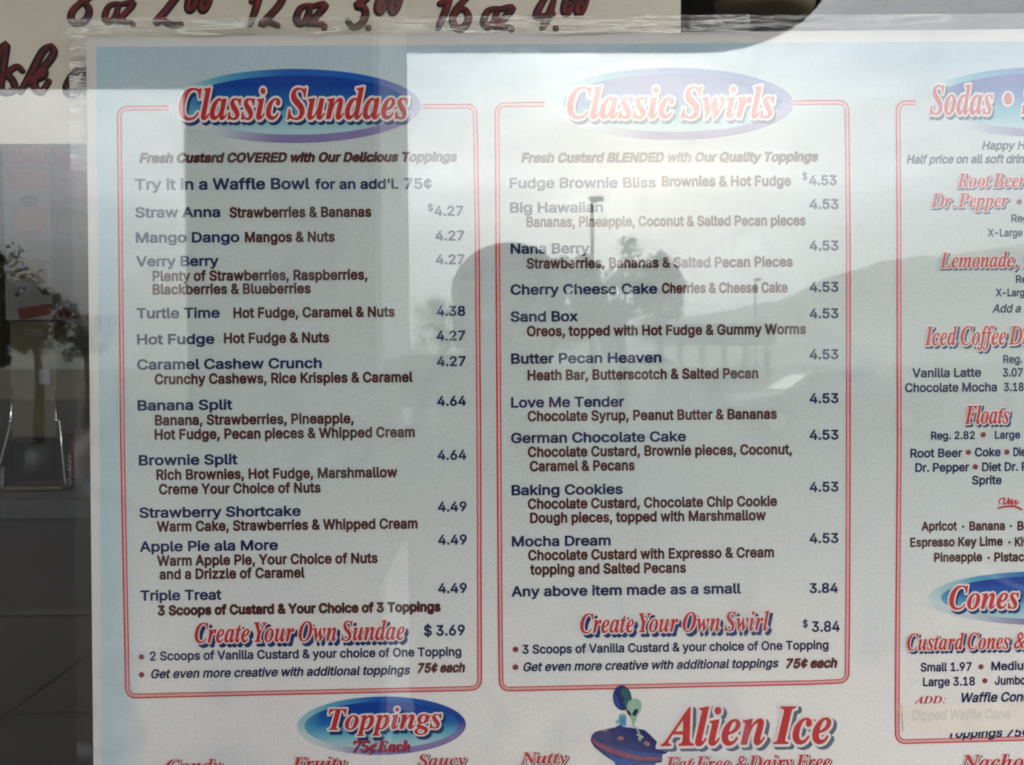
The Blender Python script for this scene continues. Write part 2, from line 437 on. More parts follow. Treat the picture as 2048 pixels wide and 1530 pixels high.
# parked car
def car(px, D, paint, label):
    c = mir(px, 760, D); x, y = c.x, c.y
    o = empty('parked_car', (x, y, -0.14), label, 'car')
    prof = [(-2.2, .35), (-2.25, .62), (-2.1, .80), (-1.2, .92), (-.55, 1.38), (.75, 1.42), (1.45, 1.0), (2.15, .93), (2.25, .6), (2.2, .33)]
    v = [(x + p, y + s * (0.84 if q < 1.1 else 0.68), q - 0.14) for s in (-1, 1) for p, q in prof]; k = len(prof)
    MB().add(v, [tuple(range(k)), tuple(range(2 * k - 1, k - 1, -1))] + [(i, i + k, (i + 1) % k + k, (i + 1) % k) for i in range(k)]).build('body', paint, o, bevel=0.05)
    gm = mat('car_glass', (0.02, 0.025, 0.03), rough=0.05, spec=0.8)
    for s in (-1, 1):
        for xa, xb in ((-.95, -.05), (.0, .95)):
            yy = y + s * 0.775
            MB().add([(x + xa, yy + s * .03, .82), (x + xb, yy + s * .03, .82), (x + xb - (.25 if xb > .5 else .02), yy - s * .06, 1.2), (x + xa + (.38 if xa < -.5 else .02), yy - s * .06, 1.2)], [(0, 1, 2, 3)]).build('side_window', gm, o)
        for wx in (-1.4, 1.4):
            w = MB(); w.tube([(x + wx, y + s * .68, .19), (x + wx, y + s * .87, .19)], .33, 18)
            t_ = w.build('wheel', mat('tyre', (.02, .02, .02), .9), o)
            MB().tube([(x + wx, y + s * .86, .19), (x + wx, y + s * .885, .19)], .2, 12).build('rim', mat('rim', (.5, .5, .5), .3, .8), t_)
    MB().add([(x - 1.16, y - .68, .84), (x - 1.16, y + .68, .84), (x - .6, y + .6, 1.2), (x - .6, y - .6, 1.2)], [(0, 1, 2, 3)]).build('windscreen', gm, o)
car(1655, 21, mat('car_paint', (0.13, 0.14, 0.15), 0.5, 0.0, spec=0.35), 'grey hatchback parked side on in the reflected car park')

# ================================================================== PERSON WITH PHONE (seen only in the glass)
M_SKIN = mat('skin', (0.45, 0.27, 0.19), 0.55, noise=0.06, nscale=30)
M_HAIR = mat('hair', (0.03, 0.02, 0.015), 0.6, noise=0.3, nscale=90)
M_SHIRT = mat('shirt_cloth', (0.30, 0.33, 0.33), 0.9, noise=0.08, nscale=40, bump=0.2)
M_JEANS = mat('jeans_cloth', (0.05, 0.06, 0.10), 0.9, noise=0.15, nscale=60)
def skin_mesh(name, verts, edges, radii, mat_, parent, sub=1, root=0):
    pl = wloc(parent) if parent else Vector((0, 0, 0))
    me = bpy.data.meshes.new(name); me.from_pydata([tuple(Vector(v) - pl) for v in verts], edges, []); me.materials.append(mat_)
    o = bpy.data.objects.new(name, me); COL.objects.link(o); o.parent = parent
    o.modifiers.new('skin', 'SKIN').use_smooth_shade = True
    if not me.skin_vertices: me.skin_vertices.new()
    for i, r in enumerate(radii):
        me.skin_vertices[0].data[i].radius = r if isinstance(r, tuple) else (r, r)
    me.skin_vertices[0].data[root].use_root = True
    s = o.modifiers.new('sub', 'SUBSURF'); s.levels = sub; s.render_levels = sub
    return o
PX, PY = 0.235, -0.93
per = empty('person', (PX, PY, 0), 'person in grey shirt holding up a phone, reflected in the glass', 'person')
PHX = CAM.x - 0.045; PHZ = CAM.z - 0.020; PHY = CAM.y - 0.0065
lw = Vector((PHX - 0.085, PHY - 0.035, PHZ - 0.075)); rw = Vector((PHX + 0.085, PHY - 0.035, PHZ - 0.075))
bv = [(PX, PY, .93), (PX, PY, 1.08), (PX, PY - .01, 1.25), (PX, PY - .01, 1.38), (PX, PY, 1.44), (PX, PY + .015, 1.50), (PX, PY + .02, 1.565), (PX, PY + .012, 1.625),
      (PX - .15, PY, 1.36), (PX - .25, PY + .06, 1.14), tuple(lw), (PX + .13, PY, 1.35), (PX + .20, PY + .06, 1.14), tuple(rw),
      (PX - .09, PY, .86), (PX - .11, PY + .02, .48), (PX - .12, PY - .01, .09), (PX - .13, PY + .13, .05),
      (PX + .09, PY, .86), (PX + .11, PY + .02, .48), (PX + .12, PY - .01, .09), (PX + .13, PY + .13, .05)]
be = [(0, 1), (1, 2), (2, 3), (3, 4), (4, 5), (5, 6), (6, 7), (3, 8), (8, 9), (9, 10), (3, 11), (11, 12), (12, 13), (0, 14), (14, 15), (15, 16), (16, 17), (0, 18), (18, 19), (19, 20), (20, 21)]
br = [(.15, .11), (.13, .1), (.15, .11), (.13, .1), .052, (.062, .07), (.075, .092), (.06, .078), .05, .04, .026, .05, .04, .026, .08, .055, .036, .03, .08, .055, .036, .03]
# hands grow out of the wrists: palm, four fingers and a thumb each
def hand(w, s, idx):
    base = len(bv)
    # palm runs up from the wrist behind the phone's end
    kn = [Vector((PHX + s * 0.066, PHY + .004, PHZ - 0.034 + 0.0 * k)) for k in range(1)]
    palm = (Vector(w) * 0.45 + Vector((PHX + s * .078, PHY - .008, PHZ - .03)) * 0.55)
    bv.append(tuple(palm)); br.append((.026, .014)); be.append((idx, base))
    for k in range(4):                       # fingers wrap round the end and the lower edge onto the front
        z = PHZ - .034 + k * .0185 - (0.004 if k == 3 else 0)
        ln = (.016, .02, .018, .014)[k]
        zz = z if s < 0 else min(z, CAM.z - 0.03 - 0.006 * k)
        a = Vector((PHX + s * (.070 - .001 * k), PHY - .002, zz)); b = Vector((PHX + s * (.069), PHY + .009, zz + .002)); c = Vector((PHX + s * (.060 - ln * .5), PHY + .0115, zz + .003))
        n0 = len(bv); bv.extend([tuple(a), tuple(b), tuple(c)]); br.extend([.0085, .008, .0065]); be.extend([(base, n0), (n0, n0 + 1), (n0 + 1, n0 + 2)])
    n0 = len(bv)                              # the thumb stays on the screen side
    bv.extend([(PHX + s * .070, PHY - .018, PHZ - .030), (PHX + s * .056, PHY - .016, PHZ - .016), (PHX + s * .042, PHY - .014, PHZ - .006)])
    br.extend([.011, .0095, .0075]); be.extend([(base, n0), (n0, n0 + 1), (n0 + 1, n0 + 2)])
hand(lw, -1, 10); hand(rw, 1, 13)
skin_mesh('body', bv, be, br, M_SKIN, per, 2)
M_EYE = mat('eye', (.75, .74, .72), .2)
for s in (-1, 1): MB().ball((PX + s * .031, PY + .098, 1.565), (.013, .009, .008), 10, 6).build('eye', M_EYE, per, True)
MB().tube([(PX, PY + .088, 1.575), (PX, PY + .112, 1.54), (PX, PY + .104, 1.532)], [.007, .012, .009], 8).build('nose', M_SKIN, per, True)
MB().tube([(PX - .022, PY + .094, 1.505), (PX, PY + .100, 1.506), (PX + .022, PY + .094, 1.505)], [.003, .006, .003], 8).build('mouth', mat('lips', (.4, .16, .13), .5), per, True)
for s in (-1, 1): MB().ball((PX + s * .077, PY + .01, 1.55), (.009, .019, .03), 10, 8).build('ear', M_SKIN, per, True)
hb = MB(); hb.ball((PX, PY - .006, 1.606), (.088, .102, .075), 18, 12); hb.ball((PX, PY - .045, 1.555), (.08, .068, .09), 16, 10)
hb.build('hair', M_HAIR, per, True)
sv = [(PX, PY, .90), (PX, PY, 1.08), (PX, PY - .01, 1.25), (PX, PY - .01, 1.385), (PX - .15, PY, 1.36), (PX - .22, PY + .035, 1.23), (PX + .13, PY, 1.35), (PX + .175, PY + .035, 1.23)]
skin_mesh('shirt', sv, [(0, 1), (1, 2), (2, 3), (3, 4), (4, 5), (3, 6), (6, 7)], [(.19, .14), (.165, .13), (.175, .13), (.12, .11), .066, .062, .066, .062], M_SHIRT, per, 2)
tv = [(PX, PY, .95), (PX - .09, PY, .84), (PX - .11, PY + .02, .48), (PX - .12, PY - .01, .1), (PX + .09, PY, .84), (PX + .11, PY + .02, .48), (PX + .12, PY - .01, .1)]
skin_mesh('trousers', tv, [(0, 1), (1, 2), (2, 3), (0, 4), (4, 5), (5, 6)], [(.165, .125), .1, .072, .06, .1, .072, .06], M_JEANS, per, 2)
ph = empty('phone', (PHX, PHY, PHZ), 'slim black phone held sideways in the hands of the reflected photographer', 'phone')
MB().box(PHX - .0575, PHX + .0575, PHY - .0047, PHY + .0047, PHZ - .0293, PHZ + .0293).build('case', mat('phone_case', (.03, .03, .035), .3), ph, bevel=.002)
MB().box(PHX - .044, PHX + .044, PHY - .0053, PHY - .0048, PHZ - .025, PHZ + .025).build('screen', mat('phone_screen', (.01, .01, .012), .08), ph)
MB().tube([(CAM.x, PHY + .0046, CAM.z), (CAM.x, PHY + .0051, CAM.z)], .0035, 16).build('lens', mat('lens_glass', (.01, .01, .02), .05), ph)

# ================================================================== SHOP FRONT AND ROOM
M_WALL = mat('shop_wall', (0.35, 0.33, 0.30), rough=0.9, noise=0.08, nscale=5, bump=0.3, bscale=90)
M_FRAME = mat('window_aluminium', (0.35, 0.35, 0.35), rough=0.35, metal=0.9, noise=0.05)
OX0, OX1, OZ0, OZ1 = -0.62, 1.45, 1.0, 2.2
tag(MB().box(-5, OX0, -0.02, .12, 0, 3.1).box(OX1, 6, -0.02, .12, 0, 3.1).box(OX0, OX1, -0.02, .12, 0, OZ0).box(OX0, OX1, -0.02, .12, OZ1, 3.1).build('shop_wall', M_WALL), kind='structure')
wn = empty('shop_window', ((OX0 + OX1) / 2, 0, OZ0), 'large clear shop window pane in a metal frame with the street reflected in it', 'window')
gp = MB().box(OX0 + .02, OX1 - .02, -.012, -.006, OZ0 + .02, OZ1 - .02).build('glass_pane', clear_mat('window_glass', 0.047, smear=0.0035, stretch=(1, 1, 1)), wn)
MB().box(OX0 + .001, OX0 + .05, -.03, .05, OZ0 + .001, OZ1 - .001).build('frame', M_FRAME, wn)
MB().box(OX1 - .05, OX1 - .001, -.03, .05, OZ0 + .001, OZ1 - .001).build('frame', M_FRAME, wn)
MB().box(OX0 + .051, OX1 - .051, -.03, .05, OZ0 + .001, OZ0 + .05).build('frame', M_FRAME, wn)
MB().box(OX0 + .051, OX1 - .051, -.03, .05, OZ1 - .05, OZ1 - .001).build('frame', M_FRAME, wn)
M_ROOM = mat('room_wall', (0.25, 0.205, 0.14), rough=0.9, noise=0.1, nscale=3)
tag(MB().box(-3, 3, 4, 4.1, 0, 3.0).box(-3.1, -3, .13, 4, 0, 3).box(3, 3.1, .13, 4, 0, 3).build('room_wall', M_ROOM), kind='structure')
tag(MB().box(-3, 3, .121, 4, -.1, -.002).build('room_floor', mat('room_floor', (0.10, .07, .06), .6, noise=.2)), kind='structure')
tag(MB().box(-3, 3, .121, 4, 3.001, 3.1).build('room_ceiling', mat('room_ceiling', (0.32, .27, .20), .9, noise=.1)), kind='structure')

# ------------------------------------------------------------------ glyphs (outlines of plain letters)
# SANS and SERIF hold, for each character code, its advance and its outlines (x, y, x, y ... in thousandths)
SANS = {
32:[188],
36:[447,[203,-75,243,-75,245,-15,248,-8,308,4,338,18,368,40,396,80,405,105,409,135,406,165,401,185,388,209,368,230,321,260,245,285,245,450,248,457,288,445,310,430,329,405,338,378,398,378,401,380,391,425,376,450,358,471,333,489,303,503,247,515,245,580,238,584,208,584,201,580,200,515,138,498,108,481,84,460,60,420,52,385,57,335,66,315,85,290,123,263,158,247,198,235,201,230,201,55,198,51,173,57,137,75,115,100,103,137,38,135,43,105,54,75,86,35,128,9,163,-3,201,-10],[248,51,245,55,245,215,248,221,293,205,323,187,340,165,345,140,340,110,318,80,288,62],[193,300,158,314,133,332,120,350,115,375,122,405,138,428,168,448,198,456,201,450,201,305,198,298]],
38:[448,[149,-2,199,-7,244,-2,289,14,329,42,364,0,429,0,436,3,367,88,384,113,398,148,406,188,407,223,349,223,344,178,329,135,222,263,222,268,279,311,302,338,318,368,324,403,319,438,299,473,268,498,229,512,184,513,144,504,114,486,90,458,81,438,76,413,79,368,99,323,133,278,131,273,84,234,59,208,44,183,36,158,34,133,37,103,45,78,60,53,74,37,99,18,124,5],[179,48,144,58,122,73,104,98,98,128,102,158,114,179,142,208,174,228,292,88,269,69,239,55,209,48],[184,310,159,341,144,368,138,393,139,413,149,436,168,453,194,460,219,459,239,450,254,433,261,413,259,388,253,373,239,355]],
39:[206,[77,322,80,317,125,317,129,322,135,508,70,507]],
44:[188,[42,-120,82,-120,86,-115,137,70,67,70,38,-115]],
45:[453,[114,192,119,187,334,187,337,192,337,242,334,245,119,245,114,242]],
46:[188,[74,0,89,-4,109,-3,124,5,136,20,141,35,139,55,129,72,114,83,94,87,79,84,64,75,53,60,49,40,52,25,61,10]],
48:[453,[184,-2,227,-7,267,-3,307,13,337,36,356,58,376,93,392,138,402,193,406,253,402,318,391,373,375,418,352,455,322,485,287,505,247,515,207,515,182,510,147,496,117,473,99,453,77,416,62,373,51,318,47,253,51,193,61,138,77,93,97,58,117,35,147,12],[207,52,187,58,162,75,144,98,131,123,115,183,110,278,119,348,130,383,145,413,162,434,182,448,202,456,227,459,252,456,277,445,301,423,317,398,330,363,339,323,343,228,338,183,329,143,318,113,302,88,282,68,257,55,227,50]],
49:[453,[76,5,81,0,391,0,391,55,281,55,276,60,276,505,271,509,196,508,86,425,86,359,206,445,212,445,212,60,206,55,76,55]],
50:[453,[63,5,68,0,388,0,388,56,158,57,153,60,313,230,353,283,372,320,381,370,374,420,362,445,343,469,303,498,274,510,243,515,208,515,173,509,143,497,118,480,94,455,79,430,68,395,65,365,68,361,123,361,127,365,135,405,156,435,183,452,223,459,263,453,294,435,313,406,320,370,311,330,283,285,65,50]],
51:[453,[170,-2,198,-6,238,-6,273,-1,308,12,352,43,372,68,384,93,392,128,392,163,384,198,363,234,338,258,308,276,273,287,225,293,371,458,372,508,70,508,69,458,73,452,278,452,287,448,158,301,156,253,158,247,218,247,248,242,278,231,303,213,320,188,328,153,327,123,313,92,293,72,263,57,233,51,198,52,163,61,138,76,120,98,108,132,48,132,44,128,55,83,83,43,118,16]],
52:[453,[281,5,284,0,289,0,339,0,343,5,343,105,409,105,414,110,413,160,409,163,343,165,343,315,339,318,284,318,281,315,279,163,109,165,309,505,304,509,249,509,40,160,39,110,44,105,279,105]],
53:[453,[177,-2,219,-7,259,-4,294,8,334,33,359,60,378,93,388,128,391,178,384,218,366,258,338,293,304,316,269,329,219,334,184,327,159,317,139,304,135,308,150,448,154,452,364,452,364,509,97,508,68,253,124,246,155,263,184,273,214,276,244,274,274,262,298,243,315,218,325,188,325,138,313,103,284,70,244,53,199,52,164,66,136,93,119,131,64,131,60,128,68,88,92,48,127,18]],
54:[453,[184,-2,208,-6,248,-6,278,0,308,13,336,33,358,57,376,88,383,108,389,158,383,208,368,243,343,275,303,301,268,312,223,314,181,303,318,503,321,508,318,509,251,508,109,298,85,253,69,208,64,178,64,143,70,108,85,73,103,47,128,24,158,6],[198,53,163,71,138,103,126,148,130,193,148,228,177,253,213,264,258,260,293,240,316,208,327,168,322,123,305,88,278,63,238,49]],
55:[453,[99,5,102,0,162,0,167,3,389,445,391,505,387,509,67,509,62,505,62,455,67,452,323,450]],
56:[453,[177,-2,226,-7,261,-5,301,5,330,18,358,38,380,63,393,88,400,118,399,163,381,208,351,241,304,268,341,288,369,323,381,368,381,398,375,423,360,453,331,482,296,503,261,513,226,516,191,513,161,505,131,490,109,473,89,448,77,423,71,398,73,353,86,318,111,287,149,268,101,242,82,223,69,203,53,158,52,133,55,103,73,63,96,36,136,11],[196,52,171,59,151,70,126,98,118,118,116,138,124,178,136,197,151,211,191,231,236,234,281,223,310,203,330,173,336,138,329,103,311,78,276,57,241,50],[201,293,166,308,144,333,134,368,139,408,156,434,186,453,226,459,266,453,292,438,311,412,319,378,313,343,296,317,271,300,236,290]],
57:[453,[133,5,138,0,198,0,203,3,343,211,366,255,383,300,389,335,388,370,381,405,368,435,348,463,328,482,308,496,278,508,243,515,208,515,173,508,153,500,128,485,103,463,83,435,71,405,64,370,66,315,82,270,109,235,138,213,183,197,233,195,273,210],[218,244,183,253,164,265,149,280,131,315,126,340,126,365,137,405,163,437,193,455,238,459,273,449,303,424,323,385,327,340,316,300,293,268,258,248]],
58:[188,[74,0,89,-4,109,-3,124,5,136,20,141,35,139,55,129,72,114,83,94,87,79,84,64,75,53,60,49,40,52,25,61,10],[75,275,89,271,109,272,124,280,136,295,141,310,139,330,129,348,114,358,94,362,79,359,64,350,53,335,49,315,52,300,61,285]],
65:[480,[18,5,21,0,86,2,136,143,341,142,346,136,396,0,461,0,276,509,201,508],[156,199,236,445,241,447,322,200]],
66:[456,[60,5,65,0,245,0,310,6,345,18,370,33,390,51,402,70,415,105,418,135,416,165,407,195,390,222,372,240,345,255,315,265,355,284,377,305,391,330,398,365,395,405,382,440,365,465,330,491,300,502,260,508,65,509,60,505],[130,57,125,60,125,65,126,230,275,228,315,212,341,185,353,155,354,125,345,98,320,73,300,64,265,58],[130,286,125,290,125,450,260,450,295,440,320,420,334,390,334,355,321,325,301,305,280,293,250,286]],
67:[510,[218,-2,265,-7,300,-5,340,4,381,23,414,48,440,78,462,118,473,158,470,161,410,161,390,116,360,83,322,63,275,54,230,58,185,76,149,108,125,146,112,183,105,228,105,278,111,323,119,348,136,383,155,408,185,433,215,447,250,454,285,454,315,449,350,433,375,412,393,388,410,348,470,348,470,363,456,403,422,453,400,473,370,492,340,505,310,512,265,516,215,510,170,495,134,473,110,451,80,413,58,368,45,318,40,253,44,198,51,163,71,113,96,73,130,39,170,14]],
68:[502,[60,5,65,0,220,0,275,4,305,11,349,30,372,45,405,75,423,100,445,145,457,195,462,255,458,315,443,370,420,415,391,450,355,477,310,497,255,508,65,509,60,505],[130,57,125,60,125,65,125,450,245,450,285,443,305,435,335,417,360,392,379,360,391,325,398,280,398,230,392,190,379,150,348,105,330,89,300,72,240,58]],
69:[419,[60,5,65,0,375,0,376,55,370,57,130,57,125,60,125,65,125,225,130,228,356,230,355,286,130,286,125,290,125,450,370,451,373,455,373,505,370,509,65,509,60,505]],
70:[410,[60,5,65,0,125,0,126,220,340,221,347,225,345,278,126,280,125,450,365,451,369,455,369,460,369,505,365,509,65,509,60,505]],
71:[520,[218,-2,270,-7,315,-3,355,8,380,20,412,43,439,73,460,108,474,153,478,203,478,253,475,256,290,256,282,253,282,203,285,199,413,198,411,168,398,128,380,100,355,78,330,65,290,55,250,54,220,61,200,68,169,88,145,113,125,146,112,183,105,228,105,278,111,323,119,348,136,383,155,408,185,433,215,447,245,454,275,455,310,450,340,437,370,414,390,388,410,348,470,348,474,353,465,383,452,413,415,460,367,493,310,512,265,516,215,511,170,496,130,471,97,438,70,395,58,368,45,318,40,253,44,198,51,163,70,113,96,73,130,38,170,14]],
72:[517,[60,5,65,0,125,0,125,230,390,231,392,5,395,0,455,0,457,5,457,505,455,509,395,509,392,505,390,289,127,290,125,507,65,509,60,505]],
73:[300,[31,5,36,0,266,0,270,5,269,55,266,57,186,57,183,65,184,450,266,451,270,460,270,505,266,509,36,509,31,505,31,455,36,451,116,451,118,445,118,60,36,57,31,55]],
74:[396,[142,-2,183,-7,208,-6,258,8,278,19,308,48,328,88,335,118,337,148,337,503,333,509,271,508,271,133,263,98,248,75,228,60,203,52,173,51,143,59,123,74,107,98,99,128,98,173,33,173,34,118,39,93,58,53,93,19,113,7]],
75:[467,[60,5,65,0,125,0,126,170,195,241,200,242,370,3,375,0,445,0,446,5,244,290,445,506,440,509,365,509,360,505,188,320,125,244,125,507,65,509,60,505]],
76:[393,[60,5,65,0,360,0,362,5,360,57,125,60,125,505,120,509,65,509,60,505]],
77:[628,[60,5,65,0,120,0,122,5,121,405,125,419,167,300,285,2,290,0,340,0,456,290,505,430,504,5,505,0,565,0,568,5,568,505,565,509,480,509,475,506,351,185,315,74,281,180,154,505,145,509,65,509,60,505]],
78:[523,[60,5,65,0,125,0,125,295,121,415,125,421,199,295,385,3,390,0,460,0,464,5,464,505,460,509,405,509,398,505,400,84,352,170,139,505,130,509,65,509,60,505]],
79:[533,[218,-2,265,-7,315,-2,362,13,400,36,435,70,454,98,474,138,489,193,493,253,489,313,475,368,462,398,436,438,405,469,365,494,315,511,265,516,215,510,170,495,134,473,110,451,80,413,58,368,45,318,40,253,44,198,51,163,71,113,96,73,130,39,170,14],[230,58,200,68,170,87,145,113,127,143,112,183,107,208,104,253,107,303,117,343,128,368,147,398,170,422,200,441,220,448,250,455,285,454,320,446,350,432,375,412,400,379,417,343,426,303,430,253,427,208,422,183,407,143,389,113,360,84,335,68,300,57,265,53]],
80:[445,[60,5,65,0,125,0,126,185,255,186,300,193,330,206,350,218,373,240,390,265,402,295,408,330,408,365,402,400,380,446,360,469,335,486,300,501,255,508,65,509,60,505],[130,243,125,245,125,250,125,450,260,450,295,439,320,420,337,390,344,345,337,305,327,285,315,269,290,253,260,245]],
81:[533,[397,-43,405,-48,465,-48,465,-43,405,37,437,72,462,112,475,142,488,192,492,227,492,287,483,342,475,368,454,412,435,439,405,469,365,494,320,510,270,516,220,511,190,503,150,484,111,452,83,417,58,367,45,317,40,252,45,192,58,142,71,112,97,72,130,39,155,22,195,4,245,-6,295,-6,355,10],[235,57,200,68,170,87,146,112,127,142,117,167,107,207,104,252,107,302,117,342,127,367,146,397,170,422,200,441,220,448,250,455,285,454,320,446,350,432,375,412,400,379,415,347,426,302,430,252,426,207,417,167,407,142,388,112,365,90,315,157,250,159,246,157,319,62,285,54]],
82:[449,[60,5,65,0,125,0,125,195,130,197,245,198,350,5,355,0,425,0,426,5,317,205,316,210,360,235,383,260,402,300,409,335,407,385,392,430,372,460,335,488,300,502,260,508,65,509,60,505],[130,255,125,260,125,450,265,449,300,438,323,420,341,385,344,340,335,304,315,278,290,264,260,257]],
83:[447,[170,-4,203,-9,248,-8,288,-2,323,10,353,28,377,51,394,76,405,106,409,141,404,176,390,206,368,231,343,249,313,263,163,312,133,332,118,356,115,376,118,396,136,426,168,448,213,458,263,454,303,436,323,416,338,379,398,378,401,381,400,391,393,421,368,461,330,491,283,510,248,515,208,515,173,510,138,498,108,481,85,461,67,436,55,406,52,371,57,336,72,306,88,287,138,255,268,215,303,201,330,181,343,156,345,136,341,116,323,85,288,62,238,50,188,53,143,71,118,96,103,137,38,136,49,86,75,46,113,16,143,3]],
84:[449,[192,5,196,0,256,0,257,5,258,450,416,453,416,508,36,509,31,505,31,455,36,451,192,450]],
85:[517,[208,-4,235,-8,280,-8,345,6,380,25,400,40,424,66,442,96,453,131,457,171,458,501,455,509,395,509,392,506,392,176,390,151,383,126,360,91,335,71,305,58,260,52,215,57,185,70,155,94,135,126,127,151,125,176,125,506,120,509,65,509,60,506,60,171,68,116,87,76,120,38,155,15]],
86:[480,[202,5,211,0,276,0,280,5,461,508,396,509,393,505,285,195,241,55,197,195,86,505,81,509,26,509,17,505]],
87:[686,[153,5,156,0,231,1,323,340,341,424,346,416,367,325,456,0,531,1,669,505,666,509,606,509,602,505,496,82,491,73,468,175,381,505,376,509,306,508,221,185,196,77,191,74,168,180,84,505,81,509,21,509,17,505]],
88:[474,[21,5,23,0,93,1,199,155,238,217,278,150,383,0,453,0,453,5,276,265,444,505,443,508,373,508,273,363,238,304,199,370,107,505,103,509,33,508,32,505,200,260]],
89:[472,[203,5,206,0,266,0,269,210,453,505,451,508,381,509,280,345,236,264,199,335,91,509,26,509,18,505,202,210]],
97:[389,[119,-4,160,-9,210,-1,245,18,275,51,277,1,337,1,337,251,334,286,325,316,308,341,285,361,260,374,230,381,195,385,160,382,125,373,99,361,75,343,59,326,43,296,41,291,45,290,100,274,119,301,140,317,170,328,205,330,230,325,250,315,263,301,272,281,275,251,265,235,245,229,155,217,105,205,65,185,40,156,32,131,30,106,33,81,41,56,53,36,70,20,95,4],[165,46,125,55,100,76,92,106,94,121,101,136,120,152,145,161,240,177,275,186,273,121,267,101,255,82,235,64,215,53,195,48]],
98:[424,[190,-4,232,-8,282,0,317,19,351,51,371,86,387,141,390,211,383,256,368,296,341,336,312,361,267,380,227,385,182,378,147,356,119,321,115,321,114,506,57,509,52,506,52,1,112,1,113,56,117,58,152,17],[192,51,172,59,152,74,138,91,125,116,114,171,118,236,135,281,162,312,182,323,202,328,247,326,267,319,287,304,302,286,315,261,327,206,324,146,306,96,277,65,257,54,237,49]],
99:[396,[164,-4,189,-8,229,-7,259,-2,289,10,314,27,334,46,351,71,363,101,304,117,289,85,264,62,229,49,194,48,169,53,144,68,122,91,109,116,97,171,101,231,120,281,136,301,154,316,189,328,229,328,254,320,274,306,292,286,304,262,360,276,350,306,323,341,289,366,249,380,219,385,184,383,149,376,119,361,89,338,74,320,56,291,41,251,35,211,35,166,42,121,55,86,77,51,102,26,134,7]],
100:[424,[155,-4,199,-8,244,-1,278,21,309,58,312,51,314,0,371,1,372,501,369,509,314,509,311,506,309,320,279,355,254,373,224,383,179,384,144,377,109,359,75,326,54,291,40,251,34,191,37,141,47,101,64,66,87,36,114,14],[179,50,144,67,129,82,113,106,99,156,99,221,113,271,139,306,154,317,174,325,219,329,244,322,264,311,279,296,293,276,303,251,309,221,309,156,303,126,293,101,280,81,264,66,229,50,204,47]],
101:[404,[166,-4,229,-8,259,-3,294,9,319,24,338,41,352,61,364,86,364,92,309,105,288,76,264,58,234,48,199,47,174,52,144,67,123,86,107,116,99,146,99,169,369,169,371,171,366,251,358,281,343,311,324,337,299,358,269,373,239,382,204,385,164,380,129,368,104,351,84,333,64,306,47,271,37,231,34,186,37,146,46,106,57,81,77,51,102,26,134,7],[99,221,99,236,106,261,129,298,164,322,204,330,244,323,274,304,296,271,308,226,304,221]],
102:[254,[80,5,81,0,86,0,141,0,142,5,143,325,226,327,228,330,226,380,146,380,142,385,145,440,155,460,171,470,196,473,228,470,243,520,236,524,211,529,176,530,146,523,121,511,101,494,85,465,81,445,80,385,76,380,8,380,6,375,6,330,11,327,80,325]],
103:[425,[156,-146,224,-150,259,-146,289,-137,332,-111,350,-91,363,-66,369,-46,373,-6,371,379,313,379,313,324,309,319,279,356,244,378,194,385,144,376,114,362,86,339,64,310,49,279,35,214,38,144,55,89,75,59,99,36,129,18,159,8,219,6,244,12,264,22,284,38,304,64,309,67,311,64,311,-6,306,-41,291,-66,269,-83,224,-96,174,-94,134,-76,99,-42,51,-71,68,-96,94,-120,124,-136],[174,63,154,71,136,84,122,99,109,124,97,179,101,234,114,274,127,294,144,310,179,327,204,329,229,327,254,318,273,304,289,285,300,264,311,209,308,149,294,109,279,89,264,76,244,66,219,60]],
104:[410,[52,5,57,0,112,0,114,5,114,235,118,260,125,280,139,300,162,318,187,326,212,329,237,325,262,313,280,295,291,270,296,235,297,0,357,0,357,260,351,295,342,320,325,345,297,368,267,380,227,385,192,381,162,369,137,350,117,322,114,330,112,509,57,509,52,505]],
105:[167,[52,5,56,0,61,0,111,0,114,5,114,375,111,380,56,380,52,375],[70,445,86,443,101,446,116,456,124,470,127,485,123,500,116,510,101,521,81,524,66,520,51,510,44,500,41,485,45,465,56,452]],
106:[167,[-10,-138,-5,-143,20,-142,45,-138,65,-130,91,-108,110,-68,114,-28,114,372,110,380,55,380,52,377,51,-43,45,-63,35,-77,20,-84,-10,-88],[64,447,80,443,95,444,110,451,120,462,126,477,125,494,118,507,105,519,90,524,70,522,55,514,45,502,41,487,42,472,51,457]],
107:[381,[52,5,57,0,112,0,114,140,152,177,292,2,367,0,369,5,203,215,356,375,357,380,282,378,117,212,114,220,112,509,57,509,52,505]],
108:[189,[104,2,152,-2,177,1,180,7,170,52,127,56,118,67,115,82,114,507,57,509,52,507,53,67,60,42,68,27,83,12]],
109:[610,[52,5,57,0,112,0,114,240,118,270,130,295,150,315,172,326,202,330,227,326,248,315,265,295,272,275,274,5,277,0,332,0,336,5,336,245,339,275,352,300,367,315,392,327,417,330,442,327,469,315,482,302,492,280,495,255,497,0,552,0,557,3,557,270,551,305,534,340,509,365,482,379,447,386,413,385,382,376,354,360,332,337,317,311,305,340,277,370,252,382,217,386,187,382,157,368,132,346,117,323,113,330,112,380,54,380]],
110:[410,[52,5,57,0,112,0,114,5,114,235,118,260,125,280,139,300,162,318,187,326,212,329,237,325,262,313,280,295,291,270,296,235,297,0,357,0,355,275,339,325,325,345,307,361,282,375,257,382,227,385,197,382,152,362,132,344,117,322,112,325,112,375,109,380,54,380]],
